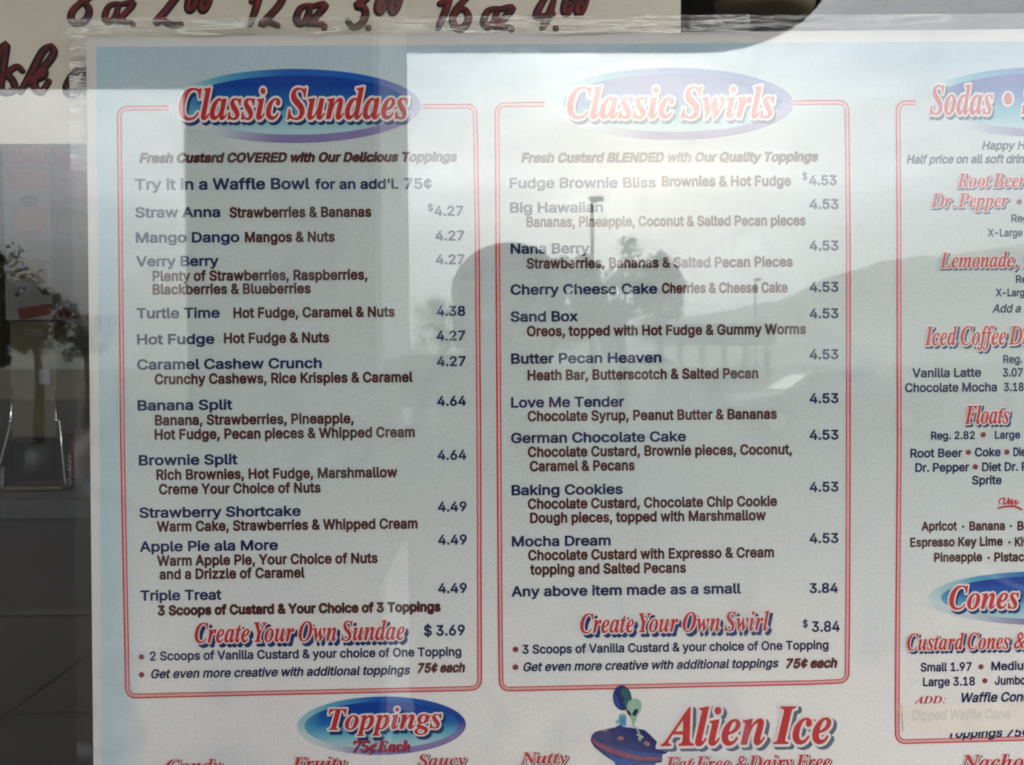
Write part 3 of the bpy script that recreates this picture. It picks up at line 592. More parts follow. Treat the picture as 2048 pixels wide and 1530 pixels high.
111:[415,[164,-4,189,-8,229,-7,264,0,299,16,329,40,349,66,367,101,374,126,381,166,380,211,374,251,360,291,339,324,314,349,284,368,249,380,209,385,184,383,149,376,119,361,89,338,74,320,56,291,41,251,35,211,35,166,42,121,55,86,77,51,102,26,134,7],[179,50,159,58,139,72,122,91,109,116,97,171,101,231,120,281,148,311,184,327,209,329,234,327,259,317,274,307,289,291,303,266,314,234,318,206,315,146,296,96,269,65,249,54,224,48]],
112:[424,[52,-138,57,-143,112,-143,114,-138,115,57,119,57,147,21,172,4,202,-6,247,-8,282,0,315,17,342,41,369,82,383,122,390,167,390,212,383,257,370,292,349,327,327,350,297,370,247,384,192,381,172,373,152,361,117,320,113,322,112,377,57,380,52,377],[192,51,172,59,152,74,137,92,125,117,114,172,118,237,135,282,162,312,182,323,202,328,247,326,267,319,287,304,302,287,315,262,327,207,323,142,306,97,277,65,257,54,237,49]],
113:[424,[310,-138,314,-143,319,-143,369,-143,372,-138,372,377,369,380,314,379,312,327,309,320,277,357,244,377,194,385,144,377,113,362,84,337,64,310,48,277,37,232,34,187,37,142,47,102,64,66,97,27,129,6,164,-5,209,-8,244,-1,278,22,309,58],[174,52,154,60,134,77,109,117,97,172,101,232,116,277,144,310,179,327,204,329,229,327,254,318,269,307,287,287,299,264,311,207,307,142,287,92,259,63,239,53,219,48]],
114:[259,[52,5,57,0,112,0,114,5,114,240,122,276,139,300,167,318,197,325,242,323,242,384,197,384,165,375,142,360,117,326,112,324,112,375,109,380,54,380]],
115:[365,[135,-4,200,-8,230,-4,260,6,285,20,304,36,319,56,329,81,332,106,327,136,315,161,295,181,250,204,140,234,121,246,112,261,110,286,120,306,140,322,170,331,205,331,234,321,255,301,270,277,324,291,311,321,290,349,265,367,230,380,170,384,115,371,90,357,73,341,58,321,49,296,47,271,51,241,61,221,80,201,100,188,130,175,235,147,255,134,266,116,266,91,254,71,230,55,195,46,155,48,125,60,108,76,95,104,90,106,40,96,36,91,42,71,63,36,90,14]],
116:[227,[130,1,181,-4,210,1,213,6,201,53,166,50,144,56,131,71,126,96,127,326,201,327,204,331,204,376,201,379,127,381,126,471,66,472,63,381,11,380,6,376,6,331,11,327,63,326,64,96,69,61,76,42,91,22,106,10]],
117:[410,[143,-1,182,-6,232,4,267,25,296,59,297,66,298,4,302,0,357,1,357,380,297,379,296,154,290,114,277,88,257,68,232,55,202,51,172,54,147,66,130,84,119,109,114,144,113,379,53,379,52,139,58,89,68,59,87,32,112,12]],
118:[389,[160,5,162,0,167,0,227,1,370,375,369,380,307,380,303,375,220,145,197,67,192,70,171,140,86,375,82,380,19,380]],
119:[567,[136,5,137,0,142,0,197,0,200,5,282,301,287,293,367,3,372,0,427,0,431,5,544,375,542,380,482,380,478,375,397,70,317,378,252,380,198,185,172,78,167,81,87,380,24,380]],
120:[379,[24,5,25,0,90,0,190,152,285,1,350,0,355,5,226,190,351,380,280,378,190,234,100,379,30,380,155,195]],
121:[389,[52,-141,92,-145,132,-139,164,-121,189,-91,206,-56,370,379,307,380,303,374,220,144,197,69,192,69,171,139,86,374,82,380,18,379,162,-1,144,-51,127,-76,102,-89,62,-86,48,-136]],
122:[380,[41,5,46,0,336,0,339,5,339,50,336,57,131,57,126,60,332,330,331,380,51,380,47,375,47,330,51,323,246,323,253,320,44,50,41,45]],
162:[396,[183,5,184,0,224,0,225,55,229,58,279,71,314,92,343,125,362,165,358,170,304,182,291,155,273,135,244,118,229,114,225,120,225,390,229,393,244,390,272,375,290,355,304,328,361,345,344,383,314,416,274,439,229,450,225,455,225,505,219,509,184,508,182,450,149,441,119,427,99,413,76,390,48,340,35,275,37,210,56,150,75,120,104,91,134,73,179,60,183,55],[169,119,137,140,115,170,101,210,97,265,104,310,122,350,149,378,179,392,183,385,183,120,179,116]]}
SERIF = {
38:[625,[166,-5,197,-10,232,-7,282,4,327,22,378,50,437,89,442,87,494,0,620,0,525,160,567,199,628,265,682,340,582,340,527,273,482,231,418,340,472,375,515,410,549,445,574,485,587,520,592,570,580,610,552,643,512,663,462,670,397,662,347,643,302,610,266,565,245,515,239,475,242,445,251,410,279,355,217,320,167,286,121,245,86,200,66,150,62,100,76,55,106,20,147,-2],[217,84,187,97,173,115,167,130,167,150,179,180,202,210,232,235,272,260,320,285,394,165,394,160,329,115,292,96,262,86,232,82],[377,407,354,445,345,470,342,500,345,520,353,540,367,557,383,570,412,582,432,584,457,582,477,572,490,555,495,540,492,515,485,495,471,475,451,455]],
44:[219,[28,-114,32,-118,77,-100,117,-74,147,-44,170,-9,184,26,189,61,185,91,177,106,162,118,137,124,117,121,95,111,70,86,62,66,61,36,72,18,96,6,93,-14,72,-59,52,-83,32,-99]],
46:[219,[85,-5,104,-10,124,-7,144,1,164,17,183,50,185,70,181,85,169,101,154,109,139,112,119,109,99,101,80,85,63,55,59,35,64,15,74,2]],
53:[559,[173,-6,240,-11,300,-7,375,12,430,38,480,75,515,113,547,169,564,219,572,264,573,299,568,329,554,359,535,382,510,401,480,416,450,426,405,433,335,434,252,424,315,602,535,602,550,594,554,584,555,534,560,531,610,531,615,534,656,709,655,715,277,714,155,369,195,350,260,363,300,367,340,365,375,354,400,334,411,314,417,274,415,249,395,176,367,124,332,89,310,76,285,66,260,62,230,62,205,68,185,81,174,94,166,114,163,144,167,179,165,181,125,174,91,154,76,134,66,104,65,79,72,54,85,34,110,15,145,0]],
55:[559,[169,-1,249,-1,254,3,699,663,712,714,233,714,174,504,235,504,266,574,287,594,304,601,329,604,584,604,166,4]],
58:[219,[85,-5,104,-10,124,-7,144,1,164,17,183,50,185,70,181,85,169,101,154,109,139,112,119,109,99,101,80,85,63,55,59,35,64,15,74,2],[179,340,199,337,219,341,250,360,264,377,272,395,275,415,270,435,259,448,244,456,229,459,209,456,186,445,161,420,152,400,151,375,163,350]],
65:[625,[-97,-1,103,-1,107,4,107,24,68,34,53,41,46,49,43,64,51,84,68,111,143,206,148,208,353,206,351,114,339,69,328,50,313,39,264,24,264,4,268,-1,578,-1,578,26,543,32,518,44,504,59,492,84,488,114,510,684,508,688,483,688,478,685,-18,74,-52,42,-67,34,-102,24,-102,4],[183,252,364,479,356,254,353,251]],
66:[641,[-46,-1,254,-1,344,4,409,17,439,28,484,53,509,73,534,104,555,149,564,204,559,249,543,284,516,314,479,338,441,354,440,359,499,376,549,402,589,439,608,474,617,524,615,554,604,584,578,619,554,636,519,651,439,667,329,672,109,671,109,647,154,637,172,624,178,599,174,564,43,84,27,54,9,36,-16,27,-50,24,-51,4],[219,38,204,45,196,54,195,84,262,334,279,337,324,332,361,319,389,295,405,259,410,224,408,189,402,159,392,129,364,85,324,52,274,36,244,34],[274,372,331,599,339,619,354,632,374,637,409,633,434,622,455,599,464,574,468,544,461,484,441,439,421,414,384,387,329,372]],
67:[655,[238,-13,299,-18,364,-12,429,7,482,37,529,77,575,132,576,137,549,158,510,112,472,77,429,51,384,36,339,31,289,39,244,62,213,97,198,127,185,182,185,252,191,297,210,377,227,427,246,472,284,539,332,597,379,632,404,643,434,651,459,653,489,650,529,634,562,602,582,562,590,532,596,462,624,458,628,462,669,689,644,690,629,672,609,663,509,683,429,690,384,687,309,669,264,648,204,609,144,550,104,497,63,417,37,332,29,242,34,187,40,157,64,102,89,66,109,46,159,12,204,-5]],
68:[720,[-46,-1,264,-1,369,9,419,20,459,35,509,62,549,92,609,153,644,205,670,264,687,329,692,394,680,489,639,574,579,627,489,661,374,672,109,671,109,647,154,637,171,624,178,599,172,559,43,84,27,54,9,36,-16,27,-50,24,-51,4],[229,34,209,40,198,49,192,69,195,94,328,599,342,624,359,636,389,640,444,632,489,608,519,569,538,514,544,444,541,384,530,319,513,259,490,204,464,157,430,114,394,81,354,56,324,43,279,34]],
69:[656,[-46,-1,519,-1,523,4,579,204,553,204,508,139,459,91,419,66,384,52,314,38,229,36,209,40,199,46,192,59,192,74,264,337,334,334,354,330,379,317,392,304,404,279,408,244,407,204,429,202,433,209,501,479,475,479,437,419,419,402,395,389,339,376,274,375,328,589,343,624,354,632,369,636,434,637,489,627,519,615,549,591,562,569,575,524,577,484,604,482,608,489,644,669,639,672,109,671,109,647,154,637,171,624,178,599,172,559,43,84,27,54,9,36,-16,27,-50,24,-51,4]],
70:[611,[-46,-1,264,1,264,24,229,29,209,38,199,49,194,69,202,119,261,334,284,335,334,330,358,324,375,314,387,299,395,279,399,249,399,204,404,200,419,200,423,204,492,474,484,477,469,477,464,474,447,439,434,421,417,404,389,386,369,379,329,371,274,371,330,589,339,614,354,630,389,637,459,631,509,614,539,589,552,569,565,524,569,480,594,480,598,484,636,669,634,672,109,671,109,647,154,638,172,624,178,599,174,564,43,84,27,54,9,36,-16,27,-50,24,-51,4]],
73:[371,[-46,-1,264,1,264,24,219,33,204,43,196,54,193,74,199,109,330,589,342,614,359,631,379,641,423,649,423,669,419,672,114,672,107,669,109,646,154,637,173,619,178,599,174,564,43,84,27,54,9,36,-16,27,-50,24,-51,4]],
76:[633,[-46,-1,519,-1,524,2,585,194,584,200,552,199,514,139,489,111,444,76,389,51,319,38,264,36,209,43,198,49,193,59,204,124,324,574,340,609,359,631,379,640,423,649,423,669,419,672,114,672,107,669,109,646,149,640,171,624,178,599,173,564,43,84,27,54,9,36,-16,27,-50,24,-51,4]],
78:[697,[462,-17,492,-16,493,-12,660,588,676,618,692,633,717,643,752,646,752,671,537,671,537,647,572,641,592,632,603,618,607,593,507,216,502,215,296,668,287,672,97,672,97,646,142,637,157,628,165,618,172,588,167,553,41,83,25,53,7,36,-18,27,-53,23,-53,3,-48,-1,157,-1,164,3,162,24,122,32,104,43,95,58,94,78,102,123,207,514,212,512]],
79:[712,[212,-13,267,-18,312,-15,387,4,432,24,492,63,542,107,587,160,634,237,660,297,677,357,686,417,684,492,677,529,665,562,646,597,622,625,597,646,562,667,527,680,492,687,442,690,402,687,362,680,322,667,287,650,222,607,173,562,116,492,82,435,47,352,31,287,27,227,29,187,38,142,51,107,67,79,93,47,122,23,152,5],[257,21,225,32,201,52,182,87,174,127,174,177,179,232,195,312,212,372,243,452,267,502,297,552,333,597,377,634,407,648,437,653,472,648,500,632,520,607,533,572,538,542,537,482,532,437,512,347,495,292,478,242,442,162,419,122,393,87,352,47,327,32,297,23]],
80:[609,[-46,-1,264,1,264,24,229,29,209,38,199,49,194,69,202,119,255,314,259,319,384,323,454,334,505,354,529,368,559,394,589,434,604,469,610,494,611,514,603,569,574,616,529,647,464,666,384,672,109,671,109,647,154,637,172,624,178,599,174,564,43,84,27,54,9,36,-16,27,-50,24,-51,4],[269,357,326,584,339,619,354,633,374,636,404,632,429,622,450,599,459,574,463,539,455,474,435,424,404,388,379,372,329,357]],
82:[639,[-46,-1,264,1,264,24,229,29,209,38,199,49,194,69,204,124,259,329,264,330,289,328,394,3,399,-1,594,-1,597,4,597,24,594,27,564,33,544,41,520,69,429,339,430,344,494,363,544,390,573,414,600,449,617,494,617,549,609,579,598,599,582,619,559,636,534,649,464,667,379,672,109,671,109,647,154,637,171,624,178,599,172,559,43,84,27,54,9,36,-16,27,-50,24,-51,4],[274,367,269,369,270,374,330,594,341,624,354,635,374,638,409,634,434,622,453,599,462,574,465,544,458,484,435,434,402,399,374,382,324,368]],
83:[549,[180,-13,226,-18,276,-15,341,0,376,16,406,39,426,61,441,84,455,117,463,152,465,187,461,232,449,267,436,292,412,327,381,361,272,462,240,507,232,527,229,547,231,567,241,597,271,632,301,648,346,652,386,640,416,617,444,577,456,537,458,482,461,479,486,479,491,487,536,687,511,687,486,665,466,659,381,681,336,689,286,689,246,682,206,666,171,644,141,613,121,582,107,542,103,502,106,462,117,427,135,397,156,372,281,253,316,212,328,192,336,167,338,142,334,117,326,93,309,67,289,47,266,32,241,23,216,20,166,27,141,38,122,52,93,87,74,142,68,212,66,216,41,216,37,212,-14,-8,-9,-12,16,-10,36,13,46,18,61,20]],
84:[600,[69,-1,374,-1,377,4,377,24,339,32,319,40,309,54,307,79,456,629,459,634,504,628,541,609,569,574,585,534,593,479,619,478,624,483,652,669,649,672,109,672,105,669,70,499,69,494,74,491,94,491,97,494,122,539,141,564,162,584,199,610,224,622,264,633,299,635,302,629,154,79,141,54,124,40,104,32,64,24,64,4]],
89:[520,[38,-1,343,-1,346,4,346,24,288,36,275,49,271,69,275,99,329,309,543,601,579,634,598,643,618,647,618,671,403,672,400,669,400,649,403,646,433,644,448,639,461,629,467,614,467,589,455,559,436,529,313,361,245,584,241,609,243,624,253,637,307,649,307,669,303,672,43,672,35,669,37,644,58,639,73,631,90,604,180,339,185,314,183,299,120,69,108,50,92,39,33,24,33,4]],
97:[500,[45,-9,61,-13,96,-13,121,-8,150,6,196,46,236,96,236,101,230,56,233,26,243,6,266,-10,291,-14,326,-8,356,7,389,36,418,71,446,117,426,130,421,127,391,86,366,64,356,61,346,65,341,86,443,451,336,452,321,406,304,436,286,452,251,462,221,460,179,446,151,430,111,401,76,366,33,306,2,246,-16,196,-28,131,-25,71,-11,36,16,6],[126,64,114,71,104,86,99,131,111,196,137,271,172,341,210,391,241,414,256,417,271,414,281,408,289,396,293,356,282,286,254,201,225,141,191,92,174,76,156,66,141,62]],
99:[412,[94,-10,135,-15,180,-10,225,8,265,38,299,75,330,120,331,125,305,144,255,85,230,66,205,56,170,53,145,64,126,85,115,115,112,150,121,220,151,310,190,379,210,403,230,420,255,429,270,426,277,420,279,405,263,370,261,350,266,330,285,310,305,303,330,303,350,309,370,326,378,340,383,360,379,395,362,425,335,446,305,458,265,462,215,455,185,444,130,413,80,370,40,320,22,290,-1,235,-14,175,-14,120,-9,90,8,50,25,28,60,2]],
100:[498,[48,-10,81,-15,101,-14,121,-10,151,4,197,45,236,98,233,55,235,30,246,6,256,-5,276,-13,296,-15,326,-9,351,5,378,30,443,115,421,132,381,81,366,67,351,63,346,65,343,75,511,700,306,672,304,645,351,635,359,625,361,615,357,580,316,441,276,458,246,462,216,459,171,444,141,426,101,393,71,360,42,320,11,265,-7,220,-21,165,-24,120,-20,75,-6,35,16,8],[136,64,121,69,110,80,103,95,100,115,108,175,132,250,171,329,206,381,241,413,256,420,276,419,286,413,294,400,298,360,287,295,259,210,229,145,196,95,166,70,151,64]],
101:[401,[89,-10,128,-15,173,-10,218,8,258,38,290,75,318,120,318,126,293,142,248,87,227,70,203,58,173,55,148,62,127,80,115,105,112,140,117,180,122,185,208,206,248,221,308,257,349,300,369,345,371,385,366,405,354,425,328,447,283,461,243,461,203,452,163,434,123,406,88,375,43,320,19,280,-1,235,-13,190,-17,145,-11,90,6,50,23,28,58,1],[133,221,128,225,148,291,161,325,188,375,213,405,232,420,258,427,273,421,284,405,286,375,279,345,258,305,237,280,206,255,173,236]],
102:[288,[-131,-203,-102,-208,-72,-207,-22,-193,22,-163,52,-128,69,-103,98,-42,135,72,210,407,293,409,295,412,299,452,223,452,218,455,236,532,257,597,274,632,288,651,308,666,323,668,333,662,334,657,321,632,318,617,320,602,328,587,343,574,363,567,388,569,403,577,413,587,419,602,420,637,410,662,383,686,353,697,313,701,263,692,233,678,185,637,146,582,125,537,98,455,27,452,19,412,23,409,87,407,0,-18,-17,-78,-34,-123,-53,-153,-72,-169,-92,-172,-103,-163,-102,-155,-90,-133,-88,-113,-93,-93,-107,-78,-127,-70,-147,-71,-164,-78,-177,-91,-187,-118,-182,-155,-162,-185]],
103:[444,[48,-203,138,-208,213,-196,253,-181,288,-161,314,-138,330,-118,343,-88,348,-53,344,-23,323,13,298,34,258,55,113,106,102,117,101,132,123,156,198,155,243,162,283,177,323,201,363,241,383,277,393,317,391,367,443,369,446,372,450,412,363,414,313,444,283,454,253,460,198,461,153,452,103,429,67,402,38,367,16,317,12,282,15,252,25,227,38,208,80,172,14,122,-2,97,-5,77,4,47,16,32,41,12,42,7,-12,-15,-47,-37,-71,-68,-77,-98,-70,-133,-46,-163,-7,-188],[88,-169,58,-158,37,-143,23,-127,13,-103,15,-73,23,-58,40,-38,63,-22,93,-8,193,-43,218,-57,233,-73,239,-93,237,-113,227,-133,208,-151,183,-164,148,-172],[158,189,145,197,137,207,129,242,135,297,148,342,166,377,193,410,223,426,248,424,259,417,266,407,274,367,269,317,258,277,239,237,213,204,183,188]],
104:[532,[284,-10,311,-15,346,-9,380,10,413,40,445,80,476,130,476,135,456,147,418,95,393,70,376,66,368,80,373,110,441,320,451,370,449,415,440,435,426,449,401,459,356,461,316,448,291,434,252,400,176,304,180,310,178,315,279,700,71,671,71,644,121,637,131,625,132,605,-29,0,94,0,128,120,149,175,196,275,225,320,266,366,291,382,316,386,326,382,330,375,329,355,262,145,245,70,247,35,255,15,271,-4]],
105:[289,[43,-8,70,-13,105,-8,140,9,172,37,201,72,230,117,230,122,210,134,179,92,155,70,135,65,128,72,126,82,132,117,223,457,220,462,29,432,28,407,65,400,75,390,78,377,69,332,10,117,0,67,3,37,11,17,25,2],[170,557,195,552,220,556,244,572,258,592,263,617,259,642,245,665,225,680,200,686,175,683,150,668,135,647,129,622,132,597,148,572]],
107:[481,[275,-10,301,-15,331,-10,361,6,389,35,411,66,435,110,434,115,411,124,389,85,371,67,356,64,338,75,324,100,310,145,283,300,416,405,441,417,472,425,474,450,471,453,271,453,268,450,270,425,301,420,313,410,315,395,311,383,296,362,271,337,161,249,279,700,71,671,71,644,121,637,131,625,132,605,-29,0,94,0,144,185,176,211,197,115,217,50,241,12,256,-1]],
108:[258,[28,-10,49,-15,79,-13,105,-5,124,5,169,49,215,115,213,120,194,132,159,86,134,65,124,62,114,66,109,85,272,700,77,670,78,645,114,639,124,630,128,615,114,555,-14,85,-16,50,-10,25,4,4]],
109:[781,[537,-8,563,-13,583,-12,603,-6,628,7,676,52,723,117,723,122,703,136,666,87,648,70,638,67,628,68,621,82,626,112,686,292,704,367,705,387,701,417,693,435,678,450,658,459,628,462,593,457,568,448,517,412,483,376,453,336,451,342,457,387,454,412,443,437,428,451,408,459,378,462,338,455,298,435,258,402,215,352,183,305,181,312,225,457,223,462,26,432,26,407,63,400,73,390,76,377,68,337,-22,2,-17,-1,98,-1,145,157,170,217,204,282,229,322,264,362,293,382,318,388,328,385,333,377,332,352,226,2,233,-1,343,0,394,152,433,243,456,287,478,321,513,362,548,384,568,388,578,384,582,377,582,357,520,162,498,72,500,37,508,17,523,-1]],
110:[532,[288,-10,318,-15,333,-14,353,-9,379,5,426,50,474,115,475,120,453,135,421,90,403,71,383,66,376,70,372,80,453,350,457,390,454,415,445,435,428,451,408,459,383,462,358,460,318,447,278,420,256,400,218,355,183,305,181,310,225,460,28,433,24,430,28,405,63,400,73,390,76,375,-22,0,99,0,124,95,146,160,169,215,203,280,228,320,253,350,274,370,293,381,318,387,328,384,333,378,332,350,270,160,249,70,251,35,259,15,273,-2]],
111:[470,[101,-10,144,-15,184,-11,214,-3,252,15,289,40,324,71,356,110,382,150,403,195,418,240,424,280,424,330,417,360,398,400,379,422,344,446,314,456,259,462,219,457,179,444,139,421,89,379,54,338,19,281,-1,235,-12,190,-16,145,-10,95,2,65,29,29,69,0],[139,23,124,31,112,45,106,65,104,90,113,165,140,270,169,340,204,395,219,411,239,424,254,428,274,425,288,415,298,400,305,355,293,270,268,180,239,109,201,50,187,35,170,25,154,21]],
112:[491,[-113,-208,127,-208,129,-203,127,-180,82,-172,72,-164,68,-153,70,-113,102,4,142,-12,187,-14,227,-5,267,15,309,47,355,97,386,142,412,191,436,262,444,337,434,397,425,417,403,442,377,456,357,461,307,458,277,446,247,426,215,397,192,370,215,457,212,462,24,432,24,407,57,403,72,392,76,377,73,352,-52,-128,-60,-148,-73,-166,-88,-174,-113,-179,-118,-183,-118,-203],[137,26,126,32,120,42,119,72,155,212,176,277,199,327,224,362,252,382,277,388,292,386,304,377,313,362,316,342,315,312,299,237,270,157,236,92,201,47,172,27,152,23]],
114:[388,[-17,-1,98,-1,133,117,161,194,190,259,228,324,253,351,268,358,303,329,328,323,358,330,376,349,384,369,387,394,385,419,378,438,368,450,348,460,323,462,303,456,278,440,255,419,231,389,183,308,181,314,226,459,223,462,28,433,24,429,28,405,64,399,73,389,75,374,-21,4]],
115:[376,[-17,-10,-7,-8,8,6,23,10,103,-12,133,-15,168,-12,213,3,237,20,256,40,272,65,282,95,284,130,278,163,264,195,246,225,161,335,147,365,146,390,157,410,178,424,198,428,228,422,248,409,268,385,283,350,293,309,318,304,322,310,343,455,338,458,318,458,303,444,288,440,203,459,148,459,128,455,98,441,63,410,47,380,42,360,41,330,47,300,58,273,80,235,166,120,176,90,175,60,165,40,143,25,118,23,84,30,60,45,41,70,27,110,21,155,18,158,-7,163,-12,156,-37,-5]],
116:[275,[16,-10,46,-15,66,-13,96,-4,116,8,165,55,215,125,191,142,152,90,121,64,111,63,106,66,101,90,116,155,189,405,266,406,269,410,279,445,276,448,201,450,241,591,201,593,167,550,131,512,96,483,18,440,18,410,21,406,64,405,-23,75,-22,35,-15,15,1,-3]],
117:[532,[37,-10,67,-15,92,-13,127,-2,152,12,209,65,262,138,264,130,252,70,252,45,262,15,282,-5,312,-15,352,-10,382,5,415,35,479,120,457,136,422,90,397,68,382,69,374,85,470,445,467,449,352,449,316,325,296,270,247,170,197,99,177,80,157,67,132,60,122,63,116,70,117,100,218,460,212,461,17,430,18,410,22,405,54,400,62,395,67,380,60,335,6,140,-8,70,-5,35,3,15,22,-4]],
119:[625,[70,-11,71,-16,103,-11,266,261,291,-11,296,-16,324,-11,446,130,508,214,552,284,578,344,587,394,582,424,571,445,546,461,516,463,491,454,474,434,467,414,469,389,476,374,510,334,512,309,498,274,474,229,401,135,397,144,366,461,346,462,338,459,186,203,173,369,166,419,153,454,141,462,-3,434,-3,409,21,405,41,384,58,324,67,199]],
121:[419,[-77,-205,-45,-210,-15,-206,15,-193,48,-170,80,-142,125,-94,204,15,249,90,298,180,330,250,359,325,372,370,374,405,367,430,350,451,325,461,290,459,266,445,253,425,249,400,253,380,265,363,295,338,302,325,303,310,291,260,274,220,225,123,220,120,168,380,154,430,143,450,133,460,115,462,-10,440,-15,435,-15,415,-10,410,15,410,35,399,58,340,77,270,100,155,117,45,121,-15,111,-45,90,-78,65,-106,40,-124,20,-124,-30,-98,-55,-90,-80,-93,-102,-105,-118,-130,-119,-160,-105,-187]],
162:[438,[23,-191,68,-189,183,-5,188,-2,228,-9,268,-10,308,-6,358,4,405,19,428,104,353,81,313,76,273,78,240,89,413,366,443,354,473,333,478,335,501,424,498,429,466,444,464,449,568,620,521,619,418,456,328,454,248,426,178,372,128,304,93,214,85,169,87,124,100,79,122,44,149,19,21,-186],[203,115,186,149,183,194,188,222,207,269,238,314,273,346,318,368,363,372,366,369,208,115]]}
SANS[73] = [170, [45, 0, 120, 0, 120, 509, 45, 509]]
def level(polys, d, h=0.0075):
    """outline of a letter grown by d all round, traced on its distance field"""
    allp = np.concatenate(polys); mn = allp.min(0) - d - 3 * h; mx_ = allp.max(0) + d + 3 * h
    X = np.arange(mn[0], mx_[0], h); Y = np.arange(mn[1], mx_[1], h); gx, gy = np.meshgrid(X, Y)
    w = np.zeros(gx.shape, int); D2 = np.full(gx.shape, 9.)
    for A_ in polys:
        for a, b in zip(A_, np.roll(A_, -1, 0)):
            e = b - a; l = e @ e
            if l < 1e-12: continue
            rx, ry = gx - a[0], gy - a[1]
            t = np.clip((rx * e[0] + ry * e[1]) / l, 0, 1)
            D2 = np.minimum(D2, (rx - t * e[0]) ** 2 + (ry - t * e[1]) ** 2)
            if a[1] != b[1]:
                c = e[0] * ry - e[1] * rx
                if b[1] > a[1]: w += (a[1] <= gy) & (b[1] > gy) & (c > 0)
                else: w -= (a[1] > gy) & (b[1] <= gy) & (c < 0)
    D_ = np.sqrt(D2); f = np.where(w != 0, -D_, D_) - d; ins = f < 0
    nxt = {}; pt = {}
    cells = np.argwhere((ins[:-1, :-1] != ins[1:, 1:]) | (ins[:-1, :-1] != ins[:-1, 1:]) | (ins[:-1, :-1] != ins[1:, :-1]))
    for i, j in cells.tolist():
        c = [(i, j), (i, j + 1), (i + 1, j + 1), (i + 1, j)]; s = [ins[p] for p in c]; ent = []; ex = []
        for k in range(4):
            p, q = c[k], c[(k + 1) % 4]
            if s[k] != s[(k + 1) % 4]:
                key = (min(p, q), max(p, q))
                if key not in pt:
                    fa, fb = f[key[0]], f[key[1]]; t = fa / (fa - fb); (i1, j1), (i2, j2) = key
                    pt[key] = (X[j1] + (X[j2] - X[j1]) * t, Y[i1] + (Y[i2] - Y[i1]) * t)
                (ex if s[k] else ent).append((k, key))
        if len(ex) == 1: nxt.setdefault(ex[0][1], []).append(ent[0][1])
        else:
            for k, key in ex: nxt.setdefault(key, []).append([e for e in ent if e[0] == (k - 1) % 4][0][1])
    loops = []
    while nxt:
        k0 = next(iter(nxt)); k = k0; Lp = []
        while True:
            Lp.append(pt[k]); n_ = nxt[k].pop()
            if not nxt[k]: del nxt[k]
            k = n_
            if k == k0: break
        if len(Lp) > 8: loops.append(np.array(Lp))
    return loops
def simplify(Pn, tol):
    def rec(a, b):
        if b <= a + 1: return []
        e = Pn[b] - Pn[a]; l = np.hypot(*e); q = Pn[a + 1:b] - Pn[a]
        dd = np.abs(e[0] * q[:, 1] - e[1] * q[:, 0]) / l if l > 1e-9 else np.hypot(q[:, 0], q[:, 1])
        k = int(dd.argmax())
        if dd[k] < tol: return []
        m = a + 1 + k; return rec(a, m) + [m] + rec(m, b)
    n_ = len(Pn); far = int(np.hypot(*(Pn - Pn[0]).T).argmax()); Pn = np.vstack([Pn, Pn[:1]])
    return Pn[[0] + rec(0, far) + [far] + rec(far, n_)]
GROW = dict(n=0.0275, b=0.035, h=0.050, r=0.007, o=0.056)
GL = {}
def area(l): return sum(l[i][0] * l[(i + 1) % len(l)][1] - l[(i + 1) % len(l)][0] * l[i][1] for i in range(len(l))) / 2
def inside(p, l):
    r = False
    for i in range(len(l)):
        a, b = l[i], l[i - 1]
        if (a[1] > p[1]) != (b[1] > p[1]) and p[0] < (b[0] - a[0]) * (p[1] - a[1]) / (b[1] - a[1]) + a[0]: r = not r
    return r
def glyph(k):
    """advance and filled triangles of one letter in one weight"""
    if k in GL: return GL[k]
    st, ch = k[0], k[1]
    row = (SANS if st in 'nbh' else SERIF).get(ord(ch))
    if row is None: GL[k] = None; return None
    adv = row[0] / 1000; loops = [np.array(r).reshape(-1, 2) / 1000.0 for r in row[1:]]
    if loops: loops = [[tuple(map(float, p)) for p in simplify(l, .0028)] for l in level(loops, GROW[st])]
    pts = []; tris = []
    if loops:
        big = max(loops, key=lambda l: abs(area(l))); sg_ = 1 if area(big) > 0 else -1
        outers = [l for l in loops if area(l) * sg_ > 0]; holes = [l for l in loops if area(l) * sg_ <= 0]
        for o_ in outers:
            grp = [o_] + [h_ for h_ in holes if inside(h_[0], o_)]
            b0 = len(pts); pts += [p for l in grp for p in l]; q = pts[b0:]
            for t in tessellate_polygon([[Vector((p[0], p[1], 0)) for p in l] for l in grp]):
                a, b, c = (q[i] for i in t); ar = (b[0] - a[0]) * (c[1] - a[1]) - (b[1] - a[1]) * (c[0] - a[0])
                if abs(ar) > 1e-9: tris.append(tuple(b0 + i for i in (t if ar > 0 else (t[0], t[2], t[1]))))
    GL[k] = (adv, pts, tris); return GL[k]
